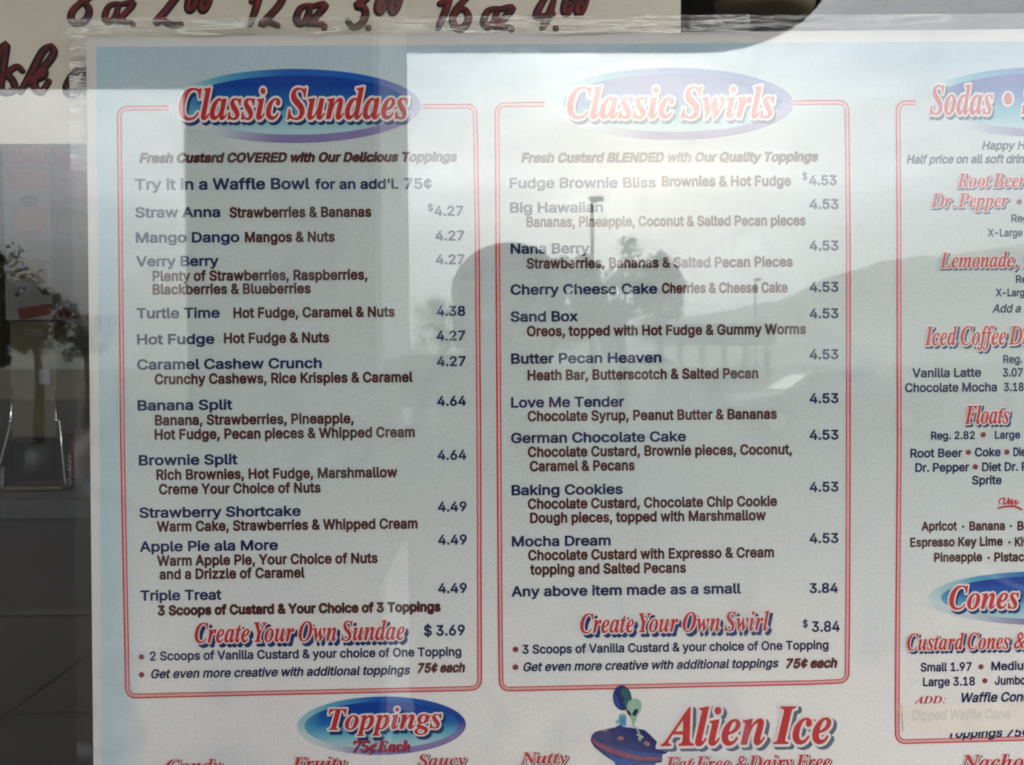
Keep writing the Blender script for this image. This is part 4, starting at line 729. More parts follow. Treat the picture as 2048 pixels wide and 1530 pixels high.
def lettering(name, s, px0, py, px1, cap, style, material, parent, lift, shear=0.0, more='', dx=0, dy=0, like=None, onto=0.0):
    """set one printed line: starts at photo point (px0, py), the words of s end at px1, capitals cap high"""
    A = at(px0, py, onto); B = at(px1, py, onto); C = at(px0, py - cap, onto)
    ch = 0.5087 if style in 'nbh' else 0.66
    sz = (C.z - A.z) / ch
    ref = like or style
    x = 0; first = None; last = 0; pos = []
    for i, c in enumerate(s + more):
        if c == ' ': x += SANS[32][0] / 1000 * (1.0 if style in 'nbh' else 0.9); continue
        g = glyph(ref + c)
        if g is None: raise ValueError('no letter ' + c + ' in ' + style)
        pos.append((c, x))
        if i < len(s):
            xs = [p[0] for p in g[1]]
            if first is None: first = x + min(xs)
            last = x + max(xs)
        x += g[0] + (0.012 if style in 'bh' else 0)
    sx = (B.x - A.x) / max(1e-6, last - first)
    o_x = A.x - first * sx + dx / 3540.0; o_z = A.z - dy / 3540.0
    v = []; f = []
    for i, (c, gx) in enumerate(pos):
        _, pts, tris = glyph(style + c)
        n = len(v); y = onto - lift - (i % 3) * 1.2e-5
        v += [(o_x + (gx + p[0] + shear * p[1]) * sx, y, o_z + p[1] * sz) for p in pts]
        f += [tuple(q + n for q in t) for t in tris]
    return mesh(name, v, f, material, parent)

NAVY = ink('navy_ink', (0.012, 0.014, 0.078))
BROWN = ink('brown_ink', (0.078, 0.015, 0.012), 0.5)
RUST = ink('rust_ink', (0.11, 0.018, 0.013), 0.3)
RED = ink('red_ink', (0.52, 0.025, 0.026))
REDL = ink('pink_ink', (0.72, 0.36, 0.34))
CREAM = ink('cream_ink', (0.78, 0.70, 0.66), 0.05)
SHADE = ink('shadow_blue_ink', (0.012, 0.028, 0.13))
SHADEG = ink('shadow_grey_ink', (0.10, 0.13, 0.18))
DOT = ink('bullet_ink', (0.25, 0.03, 0.035))
PRINT = print_mat('colour_print')

# paper with a faint printed wash: blue along the top and edges, warm towards the foot
def paper_mat(border):
    m = bpy.data.materials.new('paper_border' if border else 'paper_wash'); m.use_nodes = True; t = m.node_tree; p = t.nodes['Principled BSDF']
    p.inputs['Roughness'].default_value = 0.7; p.inputs['Specular IOR Level'].default_value = 0.15
    co = t.nodes.new('ShaderNodeTexCoord'); sp = t.nodes.new('ShaderNodeSeparateXYZ'); t.links.new(co.outputs['Object'], sp.inputs[0])
    nz = t.nodes.new('ShaderNodeTexNoise'); nz.inputs['Scale'].default_value = 1300; nz.inputs['Detail'].default_value = 3; t.links.new(co.outputs['Object'], nz.inputs[0])
    if border:
        col = t.nodes.new('ShaderNodeMix'); col.data_type = 'RGBA'; col.inputs['A'].default_value = (.66, .62, .58, 1); col.inputs['B'].default_value = (.74, .70, .67, 1)
        t.links.new(nz.outputs['Fac'], col.inputs['Factor']); t.links.new(col.outputs['Result'], p.inputs['Base Color']); return m
    def mr(src, a, b, c=0.0, d=1.0):
        r = t.nodes.new('ShaderNodeMapRange'); r.interpolation_type = 'SMOOTHSTEP'
        for k, v in zip(('From Min', 'From Max', 'To Min', 'To Max'), (a, b, c, d)): r.inputs[k].default_value = v
        t.links.new(src, r.inputs['Value']); return r.outputs[0]
    def mixc(fac, a, b):
        x = t.nodes.new('ShaderNodeMix'); x.data_type = 'RGBA'
        t.links.new(fac, x.inputs['Factor'])
        for nme, v in (('A', a), ('B', b)):
            if isinstance(v, tuple): x.inputs[nme].default_value = (*v, 1)
            else: t.links.new(v, x.inputs[nme])
        return x.outputs['Result']
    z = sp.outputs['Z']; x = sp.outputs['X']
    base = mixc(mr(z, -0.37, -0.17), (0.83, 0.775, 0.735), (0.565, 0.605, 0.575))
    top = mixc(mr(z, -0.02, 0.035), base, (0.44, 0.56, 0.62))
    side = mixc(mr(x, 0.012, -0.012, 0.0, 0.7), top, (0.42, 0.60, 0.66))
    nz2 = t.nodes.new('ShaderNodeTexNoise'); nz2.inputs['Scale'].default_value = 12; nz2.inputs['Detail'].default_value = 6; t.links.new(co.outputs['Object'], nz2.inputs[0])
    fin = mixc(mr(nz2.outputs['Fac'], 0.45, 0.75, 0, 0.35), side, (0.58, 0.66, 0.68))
    g = t.nodes.new('ShaderNodeMix'); g.data_type = 'RGBA'; g.blend_type = 'MULTIPLY'; g.inputs['Factor'].default_value = 1
    gr = mr(nz.outputs['Fac'], 0.3, 0.7, 0.90, 1.07)
    t.links.new(fin, g.inputs['A']); t.links.new(gr, g.inputs['B']); t.links.new(g.outputs['Result'], p.inputs['Base Color'])
    return m
# ------------------------------------------------------------------ the menu
ORG = at(237, 213)                              # top left corner of the first panel
menu = empty('menu_poster', ORG, 'large laminated dessert menu poster with red-framed columns behind the glass', 'menu poster')
tl = at(172, 74); bl_ = at(187, 1530)
X0 = tl.x; X1 = ORG.x + 0.672; Z1 = tl.z; Z0 = at(190, 1850).z
def sheet(name, poly, mat_, par, thick, y):
    n = len(poly); v = [(x, y, z) for x, z in poly] + [(x, y + thick, z) for x, z in poly]
    return mesh(name, v, [tuple(range(n))[::-1], tuple(range(n, 2 * n))] + [(i, i + n, (i + 1) % n + n, (i + 1) % n) for i in range(n)], mat_, par)
def slope(px, pya, pyb, y=0.0):
    a, b = at(px[0], pya, y), at(px[1], pyb, y); return a, b
def quadpx(p, y):       # list of photo points -> (x, z) on plane y
    return [(at(a, b, y).x, at(a, b, y).z) for a, b in p]
zr = at(2048, 58).z
pq = quadpx([(172, 74), (188, 1530)], 0)
xe = pq[1][0] + (pq[1][0] - pq[0][0]) * 0.35
sheet('paper_sheet', [(pq[0][0], Z1), (xe, Z0), (X1 + .012, Z0), (X1 + .012, zr + (zr - Z1) * 0.25)][::-1], paper_mat(True), menu, 0.0004, 0)
pq2 = quadpx([(193, 94), (205, 1530), (2048, 84)], 0)
xe2 = pq2[1][0] + (pq2[1][0] - pq2[0][0]) * 0.3
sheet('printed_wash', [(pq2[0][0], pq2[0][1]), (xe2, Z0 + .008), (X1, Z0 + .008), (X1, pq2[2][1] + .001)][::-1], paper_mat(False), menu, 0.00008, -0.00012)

def lerp(p, t):
    for i in range(len(p) - 1):
        if t <= p[i + 1][0] or i == len(p) - 2:
            a, b = p[i], p[i + 1]; return a[1] + (b[1] - a[1]) * (t - a[0]) / (b[0] - a[0])
def frame_path(xl, xr, yt, yb, gap0, gap1, r=20, off=0.0):
    """rounded panel outline as photo points; open on top between gap0 and gap1"""
    P = []
    Lx = lambda y: lerp(xl, y) + off; Rx = lambda y: lerp(xr, y) - off
    Ty = lambda x: lerp(yt, x) + off; By = lambda x: lerp(yb, x) - off
    def arc(cx, cy, a0, a1):
        for k in range(1, 7):
            a = R(a0 + (a1 - a0) * k / 7); P.append((cx + (r - off) * math.cos(a), cy - (r - off) * math.sin(a)))
    y0 = Ty(lerp(xl, 220) + 20); y1 = By(lerp(xl, 1390) + 10)
    x = gap0
    while x > Lx(y0 + r) + r: P.append((x, Ty(x))); x -= 30
    arc(Lx(y0 + r) + (r - off), y0 + (r - off), 90, 180)
    y = y0 + r
    while y < y1 - r: P.append((Lx(y), y)); y += 60
    arc(Lx(y1 - r) + (r - off), y1 - (r - off), 180, 270)
    x = Lx(y1) + r; xe_ = Rx(By(1e9) if False else y1)
    while x < xe_ - r: P.append((x, By(x))); x += 60
    yb2 = By(xe_); arc(Rx(yb2 - r) - (r - off), yb2 - (r - off), 270, 360)
    y = yb2 - r; yt2 = Ty(xe_)
    while y > yt2 + r: P.append((Rx(y), y)); y -= 60
    arc(Rx(yt2 + r) - (r - off), yt2 + (r - off), 0, 90)
    x = xe_ - r
    while x > gap1: P.append((x, Ty(x))); x -= 30
    P.append((gap1, Ty(gap1)))
    return P
def ribbon(name, P, w, mat_, par, lift):
    W = [Vector(at(a, b)) for a, b in P]; v = []; f = []; h = w / 3540 / 2
    for i, p in enumerate(W):
        t = (W[min(i + 1, len(W) - 1)] - W[max(i - 1, 0)]).normalized(); n_ = Vector((-t.z, 0, t.x))
        v += [p + n_ * h - Vector((0, lift, 0)), p - n_ * h - Vector((0, lift, 0))]
    f = [(2 * i, 2 * i + 1, 2 * i + 3, 2 * i + 2) for i in range(len(W) - 1)]
    return mesh(name, v, f, mat_, par)
def panel(label, *a):
    p = bpy.data.objects
    o = ribbon('panel_frame', frame_path(*a, off=0), 2.8, RED, menu, .0003)
    o['label'] = label
    ribbon('frame_tint', frame_path(*a, off=4), 5.6, REDL, o, .00024)
    ribbon('inner_frame', frame_path(*a, off=7.4), 2.0, RED, o, .0003)
    return o
P1 = panel('left red-framed panel headed Classic Sundaes', [(213, 235), (340, 236.5), (900, 242), (1400, 252)], [(213, 954), (450, 958), (900, 961.5), (1400, 963)], [(240, 213), (960, 209)], [(240, 1396), (700, 1385.5), (965, 1380)], 337, 845)
P2 = panel('middle red-framed panel headed Classic Swirls', [(200, 990), (270, 991), (500, 992), (900, 994.5), (1250, 997), (1400, 999)], [(200, 1697), (300, 1698.5), (500, 1700), (900, 1700), (1200, 1699), (1400, 1697)], [(985, 206), (1700, 201)], [(990, 1382), (1640, 1368), (1700, 1366)], 1090, 1588)
x3r = 1793 + 718
P3 = panel('right red-framed panel with sodas, floats and cones', [(200, 1792), (300, 1793), (500, 1794), (900, 1794.5), (1300, 1791), (1490, 1790)], [(200, x3r), (1500, x3r)], [(1790, 202), (2500, 198)], [(1790, 1487), (2048, 1480), (2500, 1468)], 1831, 2380)

# title badges: a shaded outer ellipse with a second one set into it
def badge(name, cx, cy, hx, hy, tilt, par, dark_right, lift=.00034):
    def lerp3(a, b, t): t = max(0, min(1, t)); return tuple(a[i] + (b[i] - a[i]) * t for i in range(3))
    paper = (0.58, 0.64, 0.64)
    def outer(u, v):
        a = lerp3((0.12, 0.42, 0.50), (0.005, 0.10, 0.42), (u + 0.75) / 0.7)
        b = (0.010, 0.035, 0.26) if dark_right else (0.25, 0.24, 0.42)
        a = lerp3(a, b, (u - (0.35 if dark_right else 0.62)) / (0.6 if dark_right else 0.38))
        low = lerp3(paper, (0.24, 0.19, 0.38), (u + 0.75) / 0.6)
        if not dark_right: low = lerp3(low, (0.34, 0.30, 0.45), (u - .5) / .5)
        c = lerp3(a, low, (0.15 - v) / 0.45)
        return lerp3(c, paper, (-u - 0.62) / 0.38 * (0.9 if not dark_right else 0.55) + max(0, -v - u - 0.9))
    def inner(u, v):
        c = lerp3((0.002, 0.045, 0.30), (0.005, 0.12, 0.40), (0.65 - v) / 0.55)
        c = lerp3(c, (0.12, 0.42, 0.52), (0.1 - v) / 0.45)
        c = lerp3(c, (0.42, 0.60, 0.62), (-0.35 - v) / 0.5)
        return lerp3(c, (0.10, 0.36, 0.48), (-u - 0.78) / 0.3)
    def ell(nm, cx, cy, hx, hy, fn, lift, p, clip=None):
        v = []; f = []; c = []; K, Sg = 14, 72
        for i in range(K + 1):
            for k in range(Sg):
                a = 2 * math.pi * k / Sg; u = i / K * math.cos(a); w = i / K * math.sin(a)
                q = at(cx + hx * u, cy - hy * w - tilt * hx * u); v.append((q.x, -lift, q.z)); c.append(fn(u, w))
        for i in range(K):
            for k in range(Sg):
                if i == 0: f.append((k + Sg, (k + 1) % Sg + Sg, k))
                else: f.append((i * Sg + k, (i + 1) * Sg + k, (i + 1) * Sg + (k + 1) % Sg, i * Sg + (k + 1) % Sg))
        return mesh(nm, v, f, PRINT, p, colors=c)
    o = ell('title_badge', cx, cy, hx, hy, outer, lift, par); o['label'] = name
    ell('badge_centre', cx + (2 if not dark_right else 0), cy - hy * 0.02, hx * (0.90 if not dark_right else .91), hy * 0.80, inner, lift + .00005, o)
    return o
def title(s, x0, y, x1, cap, badge_, shear=0.0, sh=(4, 6), more='', lift=.00045, rim=True, shade=SHADE, name='heading'):
    if sh: lettering(name + '_shadow', s, x0, y, x1, cap, 'o' if rim else 'r', shade, badge_, lift, shear, more, sh[0], sh[1], like='r')
    if rim: lettering(name + '_outline', s, x0, y, x1, cap, 'o', CREAM, badge_, lift + .0001, shear, more, like='r')
    return lettering(name, s, x0, y, x1, cap, 'r', RED, badge_, lift + .0002, shear, more)
b1 = badge('blue oval badge behind the words Classic Sundaes', 590, 212, 252, 74, 0.0, menu, False)
title('Classic Sundaes', 358, 239.5, 818, 60, b1)
b2 = badge('blue oval badge behind the words Classic Swirls', 1344, 208, 243, 72, 0.0, menu, False)
title('Classic Swirls', 1134, 237, 1549, 60, b2)
b3 = badge('blue oval badge behind the word Sodas', 2096, 204, 256, 70, 0.0, menu, False)
title('Sodas', 1858, 229, 1985, 56, b3); title('Shakes', 2042, 229, 2206, 56, b3)
b4 = badge('small dark blue oval badge behind the word Toppings', 763, 1451, 169, 58.5, 0.012, menu, True)
title('Toppings', 657, 1459, 884, 41, b4, sh=(5, 7))
title('75¢ Each', 706, 1503, 820, 21, b4, sh=(2, 2), rim=False)
b5 = badge('blue oval badge behind the word Cones', 2090, 1196, 234, 54, 0.0, menu, False)
title('Cones', 1897, 1218, 2037, 45, b5)

def dot(px, py, r, mat_, par, sy=1.0, lift=.00042):
    c = at(px, py); n = 20; rr = r / 3540
    return mesh('bullet_dot', [(c.x + rr * math.cos(2 * math.pi * k / n), -lift, c.z + sy * rr * math.sin(2 * math.pi * k / n)) for k in range(n)], [tuple(range(n))], mat_, par)
def nav(s, x0, y, x1, par=None, cap=19.3, more='', sh=0, name='dish_name'): return lettering(name, s, x0, y, x1, cap, 'n', NAVY, par or P, .0003, sh, more)
def bro(s, x0, y, x1, par=None, cap=19.3, more=''): return lettering('dish_description', s, x0, y, x1, cap, 'b', BROWN, par or P, .0003, 0, more)
def price(s, x0, y, x1, cap=18.6): return lettering('price', s, x0, y, x1, cap, 'n', NAVY, P, .0003)
def sub(s, x0, y, x1): return lettering('panel_subtitle', s, x0, y, x1, 17.5, 'h', BROWN, P, .0003, 0.2)
P = P1
sub('Fresh Custard COVERED with Our Delicious Toppings', 279, 325, 913)
nav('Try it in a Waffle Bowl', 270, 379.5, 620, cap=21); nav("for an add'l.", 630, 378, 797, cap=19); price('75¢', 809, 377.5, 864, 20)
for a in (('Straw Anna', 271, 434.7, 441), ('Mango Dango', 272, 485, 479.5), ('Verry Berry', 273, 532.4, 437.5), ('Turtle Time', 273.5, 636.3, 440), ('Hot Fudge', 274.5, 688.6, 429.6),
          ('Caramel Cashew Crunch', 274.5, 738.8, 644), ('Banana Split', 275.5, 820.5, 465.5), ('Brownie Split', 278, 930.2, 475.7), ('Strawberry Shortcake', 279, 1035, 602), ('Apple Pie ala More', 280, 1102.8, 556.4), ('Triple Treat', 281, 1200.7, 443.6)): nav(*a)
for a in (('Strawberries & Bananas', 459, 434.7, 743), ('Mangos & Nuts', 490, 484, 670), ('Plenty of Strawberries, Raspberries,', 305.5, 561.8, 735.4), ('Blackberries & Blueberries', 305.5, 588.5, 622),
          ('Hot Fudge, Caramel & Nuts', 467, 635.3, 790), ('Hot Fudge & Nuts', 448, 686, 659), ('Crunchy Cashews, Rice Krispies & Caramel', 309.5, 768, 826), ('Banana, Strawberries, Pineapple,', 310, 850, 708),
          ('Hot Fudge, Pecan pieces & Whipped Cream', 309.5, 878.6, 830), ('Rich Brownies, Hot Fudge, Marshmallow', 313, 959, 795), ('Creme Your Choice of Nuts', 318, 988, 642), ('Warm Cake, Strawberries & Whipped Cream', 314, 1062.5, 835.6),
          ('Warm Apple Pie, Your Choice of Nuts', 314.5, 1131, 756), ('and a Drizzle of Caramel', 319, 1158, 610)): bro(*a)
lettering('dish_description', '3 Scoops of Custard & Your Choice of 3 Toppings', 315.5, 1229.8, 881.7, 18, 'h', BROWN, P, .0003)
price('$', 855.5, 422, 866.5, 13.5)
for s, y, x0 in (('4.27', 431.3, 868.7), ('4.27', 480.8, 870.8), ('4.27', 528.3, 871.5), ('4.38', 631.5, 872.8), ('4.27', 680.7, 872.8), ('4.27', 732, 873.8), ('4.64', 811.3, 874.5), ('4.64', 919.3, 875), ('4.49', 1022.5, 875.6), ('4.49', 1088.8, 876), ('4.49', 1185.7, 876)):
    price(s, x0, y, x0 + 58)
title('Create Your Own Sundae', 390, 1285, 810, 38, P, sh=(6, 7), rim=True, shade=SHADE)
price('$ 3.69', 847.5, 1271, 930, 20)
dot(283.5, 1313.5, 5.6, DOT, P); dot(283.5, 1349, 5.6, DOT, P)
nav('2 Scoops of Vanilla Custard & your choice of One Topping', 300, 1320.5, 923, cap=17, name='note'); nav('Get even more creative with additional toppings', 301, 1356, 819, cap=17, sh=.2, name='note')
lettering('note', '75¢ each', 834, 1344.5, 929, 17.5, 'h', RUST, P, .0003, .2)
P = P2
sub('Fresh Custard BLENDED with Our Quality Toppings', 1042, 324.7, 1635)
for a in (('Fudge Brownie Bliss', 1019, 376, 1312), ('Big Hawaiian', 1020, 425, 1206.4), ('Nana Berry', 1021, 507, 1179), ('Cherry Cheese Cake', 1021, 589, 1314.7), ('Sand Box', 1021, 643, 1155.8), ('Butter Pecan Heaven', 1022, 727, 1323),
          ('Love Me Tender', 1022, 814.7, 1248.8), ('German Chocolate Cake', 1022, 885.8, 1372), ('Baking Cookies', 1023, 990, 1245.7), ('Mocha Dream', 1023.5, 1092.5, 1221.4), ('Any above item made as a small', 1023, 1192.5, 1482)): nav(*a)
for a in (('Brownies & Hot Fudge', 1323, 372.5, 1582), ('Bananas, Pineapple, Coconut & Salted Pecan pieces', 1053, 453.5, 1611), ('Strawberries, Bananas & Salted Pecan Pieces', 1053, 536.5, 1585.5), ('Cherries & Cheese Cake', 1323.5, 586, 1575),
          ('Oreos, topped with Hot Fudge & Gummy Worms', 1053.5, 672, 1612), ('Heath Bar, Butterscotch & Salted Pecan', 1055, 760, 1516.5), ('Chocolate Syrup, Peanut Butter & Bananas', 1055, 842, 1553.7), ('Chocolate Custard, Brownie pieces, Coconut,', 1055.5, 913.5, 1584),
          ('Caramel & Pecans', 1059.5, 942, 1269.6), ('Chocolate Custard, Chocolate Chip Cookie', 1055.5, 1017.3, 1554), ('Dough pieces, topped with Marshmallow', 1060, 1045.4, 1531.5), ('Chocolate Custard with Expresso & Cream', 1056, 1120, 1548), ('topping and Salted Pecans', 1060, 1148.6, 1372)): bro(*a)
price('$', 1604.5, 360, 1614, 14); price('4.53', 1617.5, 370, 1673)
for y in (417.6, 500.6, 583.4, 636.3, 718, 806, 879, 983, 1085.7): price('4.53', 1618.5, y, 1676.8)
price('3.84', 1618.5, 1185.4, 1676)
title('Create Your Own Swirl', 1160, 1265.5, 1538, 37, P, sh=(6, 7), rim=True)
price('$', 1605, 1254, 1615.5, 14); price('3.84', 1623, 1263, 1679.5, 20)
dot(1031, 1298.5, 5.8, DOT, P); dot(1031, 1334, 5.8, DOT, P)
nav('3 Scoops of Vanilla Custard & your choice of One Topping', 1044.5, 1307, 1657, cap=17, name='note'); nav('Get even more creative with additional toppings', 1045, 1342, 1555.5, cap=17, sh=.2, name='note')
lettering('note', '75¢ each', 1570, 1335.5, 1673, 17.5, 'h', RUST, P, .0003, .2)
P = P3
dot(2015, 198, 12.5, CREAM, P, 1.3, .0005); dot(2015, 198, 9, RED, P, 1.35, .0006)
IT = .2
nav('Happy H', 1963.5, 299, 2048, cap=16, sh=IT, more='our', name='note'); nav('Half price on all soft drin', 1813, 327, 2047, cap=16.5, sh=IT, more='ks', name='note')
K = dict(sh=(2.5, 3), rim=True)
title('Root Beer', 1913, 375, 2051, 27, P, **K); title('Dr. Pepper', 1861, 415, 2016, 27, P, **K); dot(2038, 404, 5.5, DOT, P)
nav('Re', 2022, 444, 2045, cap=14.5, more='g.', name='note'); nav('X-Large', 1975, 473, 2044.5, cap=14.5, name='note')
title('Lemonade,', 1879, 535.5, 2034, 30, P, more='  Limeade', **K)
nav('Re', 2031, 565.6, 2054, cap=14.5, more='g.', name='note'); nav('X-Larg', 1991, 592.6, 2048, cap=14.5, more='e', name='note'); nav('Add a', 1984, 625, 2040, cap=16, sh=IT, name='note')
title('Iced Coffee', 1848, 690.5, 2011, 36, P, more=' Drinks', sh=(4, 4), rim=True)
nav('Reg.', 2005.5, 726, 2044.5, cap=15.5, name='note'); nav('Vanilla Latte', 1824, 754.4, 1962, cap=17, name='drink_name'); price('3.07', 2005, 753, 2045, 16)
nav('Chocolate Mocha', 1809.5, 783.9, 1993.5, cap=17, name='drink_name'); price('3.18', 2007, 782, 2047, 16)
title('Floats', 1928, 847.6, 2018, 35, P, sh=(4, 4), rim=True)
nav('Reg. 2.82', 1861.5, 878.6, 1949.6, cap=15, name='note'); dot(1966, 869, 5.4, DOT, P); nav('Large', 1989, 877, 2040, cap=15, name='note')
nav('Root Beer', 1820, 914.6, 1924.5, cap=16.5, name='drink_name'); dot(1936, 904.5, 5.6, DOT, P); nav('Coke', 1949, 912.5, 2001, cap=16.5, name='drink_name'); dot(2013, 904, 5.6, DOT, P); nav('Di', 2026, 912, 2041, cap=16.5, more='et', name='drink_name')
nav('Dr. Pepper', 1830, 943.3, 1938, cap=16.5, name='drink_name'); dot(1950, 933.5, 5.6, DOT, P); nav('Diet Dr.', 1963.5, 942, 2035.5, cap=16.5, more=' Pepper', name='drink_name'); nav('Sprite', 1943.5, 968.5, 2003, cap=16.5, name='drink_name')
for a in (('Apricot', 1842.5, 1060.8, 1913.6, ''), ('Banana', 1938, 1060.3, 2009.3, ''), ('B', 2034, 1060, 2047, 'erry'), ('Espresso Key Lime', 1819.6, 1093, 2005, ''), ('Ki', 2029, 1092, 2045, 'wi'), ('Pineapple', 1867.5, 1123, 1964, ''), ('Pistac', 1988, 1122.5, 2048, 'hio')):
    bro(a[0], a[1], a[2], a[3], cap=17, more=a[4])
for x, y in ((1925.5, 1053), (2021, 1052), (2018, 1084.5), (1976.6, 1115.5)): dot(x, y, 2.6, NAVY, P)
title('Custard Cones', 1813, 1300, 2018, 32, P, sh=(4, 5), rim=True, more=' &')
nav('Small 1.97', 1840.5, 1342.5, 1943, cap=16.5, name='note'); dot(1961.4, 1333, 5.4, DOT, P); nav('Mediu', 1982, 1340, 2046, cap=16.5, more='m', name='note')
nav('Large 3.18', 1845.5, 1371.7, 1949.7, cap=16.5, name='note'); dot(1969, 1361, 5.4, DOT, P); nav('Jumb', 1989, 1369, 2040, cap=16.5, more='o', name='note')
lettering('note', 'ADD:', 1828, 1407, 1891, 14.5, 'r', RED, P, .0003, .05)
nav('Waffle', 1919, 1404, 1993, cap=18, sh=IT, more=' Cone', name='note')
nav('Toppings', 1893, 1475, 2003, cap=17, sh=IT, more=' 75¢', name='note')
# little red brush mark with a swash
def stroke(name, pts, r, mat_, par, lift, flat=0.12, seg=8, y=0.0):
    """smooth brush stroke through photo points, laid on plane y"""
    P_ = []
    for i in range(len(pts) - 1):
        p0 = pts[max(i - 1, 0)]; p1 = pts[i]; p2 = pts[i + 1]; p3 = pts[min(i + 2, len(pts) - 1)]
        for k in range(6):
            t = k / 6
            P_.append(tuple(0.5 * (2 * p1[j] + (p2[j] - p0[j]) * t + (2 * p0[j] - 5 * p1[j] + 4 * p2[j] - p3[j]) * t * t + (3 * p1[j] - p0[j] - 3 * p2[j] + p3[j]) * t ** 3) for j in (0, 1)))
    P_.append(pts[-1])
    W = []
    for i, p in enumerate(P_):
        q = at(p[0], p[1], y); W.append((q.x, y - lift, q.z))
    rr = (r + (1.0 if y > .005 else 0)) / 3540 * ((y - CAM.y) / 0.54524)
    n_ = len(W); rad = [rr * (0.75 + 0.25 * min(1, 3 * min(i, n_ - 1 - i) / n_)) for i in range(n_)]
    b = MB(); b.tube(W, rad, seg, flat)
    if seg == 10:
        for e_, r_ in ((W[0], rad[0]), (W[-1], rad[-1])): b.ball(e_, (r_, r_ * flat, r_), 10, 6)
    return b
mk = stroke('', [(2000, 1008), (1998, 1000), (2008, 996), (2006, 1008), (2014, 1004), (2018, 996), (2016, 1008), (2024, 999), (2022, 1009), (2032, 1000), (2030, 1009), (2038, 1003)], 1.6, None, None, .0004)
s2 = stroke('', [(1994, 1017), (2010, 1013), (2030, 1013), (2044, 1020)], 2.2, None, None, .0004); mk.add(s2.v, s2.f)
mk.build('brush_mark', RED, P)

# headings at the foot of the poster
for s, x0, y, x1, c in (('Candy', 332, 1542, 444, 22.5), ('Fruity', 584, 1537, 693, 22.5), ('Saucy', 835, 1531, 932, 22), ('Nutty', 1041, 1526.5, 1135, 22)):
    title(s, x0, y, x1, c, menu, sh=(2.5, 2.5), rim=True, name='foot_heading', shade=SHADEG)
title('Nacho', 1921, 1538, 2046, 28, menu, sh=(2.5, 2.5), rim=True, more='s', name='foot_heading', shade=SHADEG)
ai = title('Alien Ice', 1321, 1491, 1662, 73, menu, sh=(7, 6), rim=True, shade=SHADEG, name='foot_heading')
title('Fat Free & Dairy Free', 1330, 1541, 1660, 27, menu, sh=(2.5, 2.5), rim=True, name='foot_heading', shade=SHADEG)

# cartoon saucer with a little green alien and a globe
def flat(name, pts, col, par, lift):
    v = []; q = [at(*p) for p in pts]
    tr = tessellate_polygon([[Vector((a.x, a.z, 0)) for a in q]])
    return mesh(name, [(a.x, -lift, a.z) for a in q], [tuple(t) for t in tr], col, par)
z8 = lambda *p: [(1160 + a / 8.5, 1350 + b / 8.5) for a, b in p]
def oval(cx, cy, rx, ry, rot=0, n=24):
    c, s = math.cos(R(rot)), math.sin(R(rot))
    return [(cx + rx * math.cos(2 * math.pi * k / n) * c - ry * math.sin(2 * math.pi * k / n) * s, cy + rx * math.cos(2 * math.pi * k / n) * s + ry * math.sin(2 * math.pi * k / n) * c) for k in range(n)]
I_DB = ink('dark_blue_ink', (0.006, 0.012, 0.13), .35); I_MB = ink('mid_blue_ink', (0.01, 0.06, 0.32), .3); I_BK = ink('black_ink', (0.01, 0.015, 0.03))
I_GR = ink('pale_green_ink', (0.30, 0.47, 0.34), .15); I_GD = ink('sea_green_ink', (0.01, 0.10, 0.11)); I_CY = ink('cyan_ink', (0.06, 0.28, 0.45), .3); I_GY = ink('grey_ink', (.3, .36, .36)); I_OR = ink('orange_ink', (.4, .16, .14))
pic = flat('saucer_picture', z8((195, 1020), (260, 960), (400, 925), (600, 885), (665, 845), (760, 880), (960, 905), (1100, 930), (1200, 1020), (1310, 1130), (1285, 1200), (1290, 1255), (1480, 1265), (1480, 1325), (1400, 1350), (1390, 1480), (1200, 1510), (1120, 1700), (640, 1700), (590, 1480), (420, 1370), (240, 1220), (180, 1120)), I_DB, menu, .0003)
pic['label'] = 'cartoon blue flying saucer with a green alien beside the words Alien Ice'
flat('saucer_underside', z8((470, 1330), (640, 1400), (1000, 1480), (1290, 1500), (1180, 1690), (640, 1690), (590, 1480)), I_MB, pic, .00036)
flat('saucer_rim', z8((205, 1060), (280, 1130), (420, 1190), (700, 1290), (1000, 1370), (1400, 1400), (1400, 1450), (1000, 1450), (680, 1380), (380, 1260), (230, 1150)), ink('rim_red_ink', (.28, .05, .09), .3), pic, .0004)
flat('saucer_band', z8((430, 1170), (700, 1240), (1050, 1310), (1380, 1330), (1380, 1390), (1000, 1365), (700, 1285)), I_MB, pic, .00036)
flat('porthole', z8(*oval(690, 1070, 55, 32)), I_OR, pic, .0004); flat('porthole', z8(*oval(1135, 1160, 55, 36, 30)), I_OR, pic, .0004); flat('porthole', z8(*oval(420, 935, 45, 20, -8)), I_OR, pic, .0004)
flat('globe', z8(*oval(717, 385, 160, 215, -8, 32)), I_DB, pic, .0004)
flat('globe_land', z8((700, 230), (790, 210), (860, 330), (860, 470), (790, 560), (730, 470), (760, 380), (690, 330)), I_GD, pic, .00046); flat('globe_land', z8((590, 300), (640, 420), (700, 560), (640, 540), (580, 420)), I_MB, pic, .00046)
flat('alien_head', z8((800, 590), (790, 520), (830, 440), (900, 395), (970, 395), (1040, 450), (1050, 540), (1020, 620), (975, 700), (950, 780), (905, 840), (880, 780), (850, 700)), I_GR, pic, .0005)
flat('alien_eye', z8((775, 595), (800, 582), (845, 615), (870, 660), (872, 700), (820, 670)), I_BK, pic, .00056); flat('alien_eye', z8((890, 690), (890, 640), (930, 580), (980, 560), (985, 620), (940, 690)), I_BK, pic, .00056)
flat('alien_neck', z8((885, 790), (925, 790), (912, 860), (896, 860)), I_GR, pic, .00052)
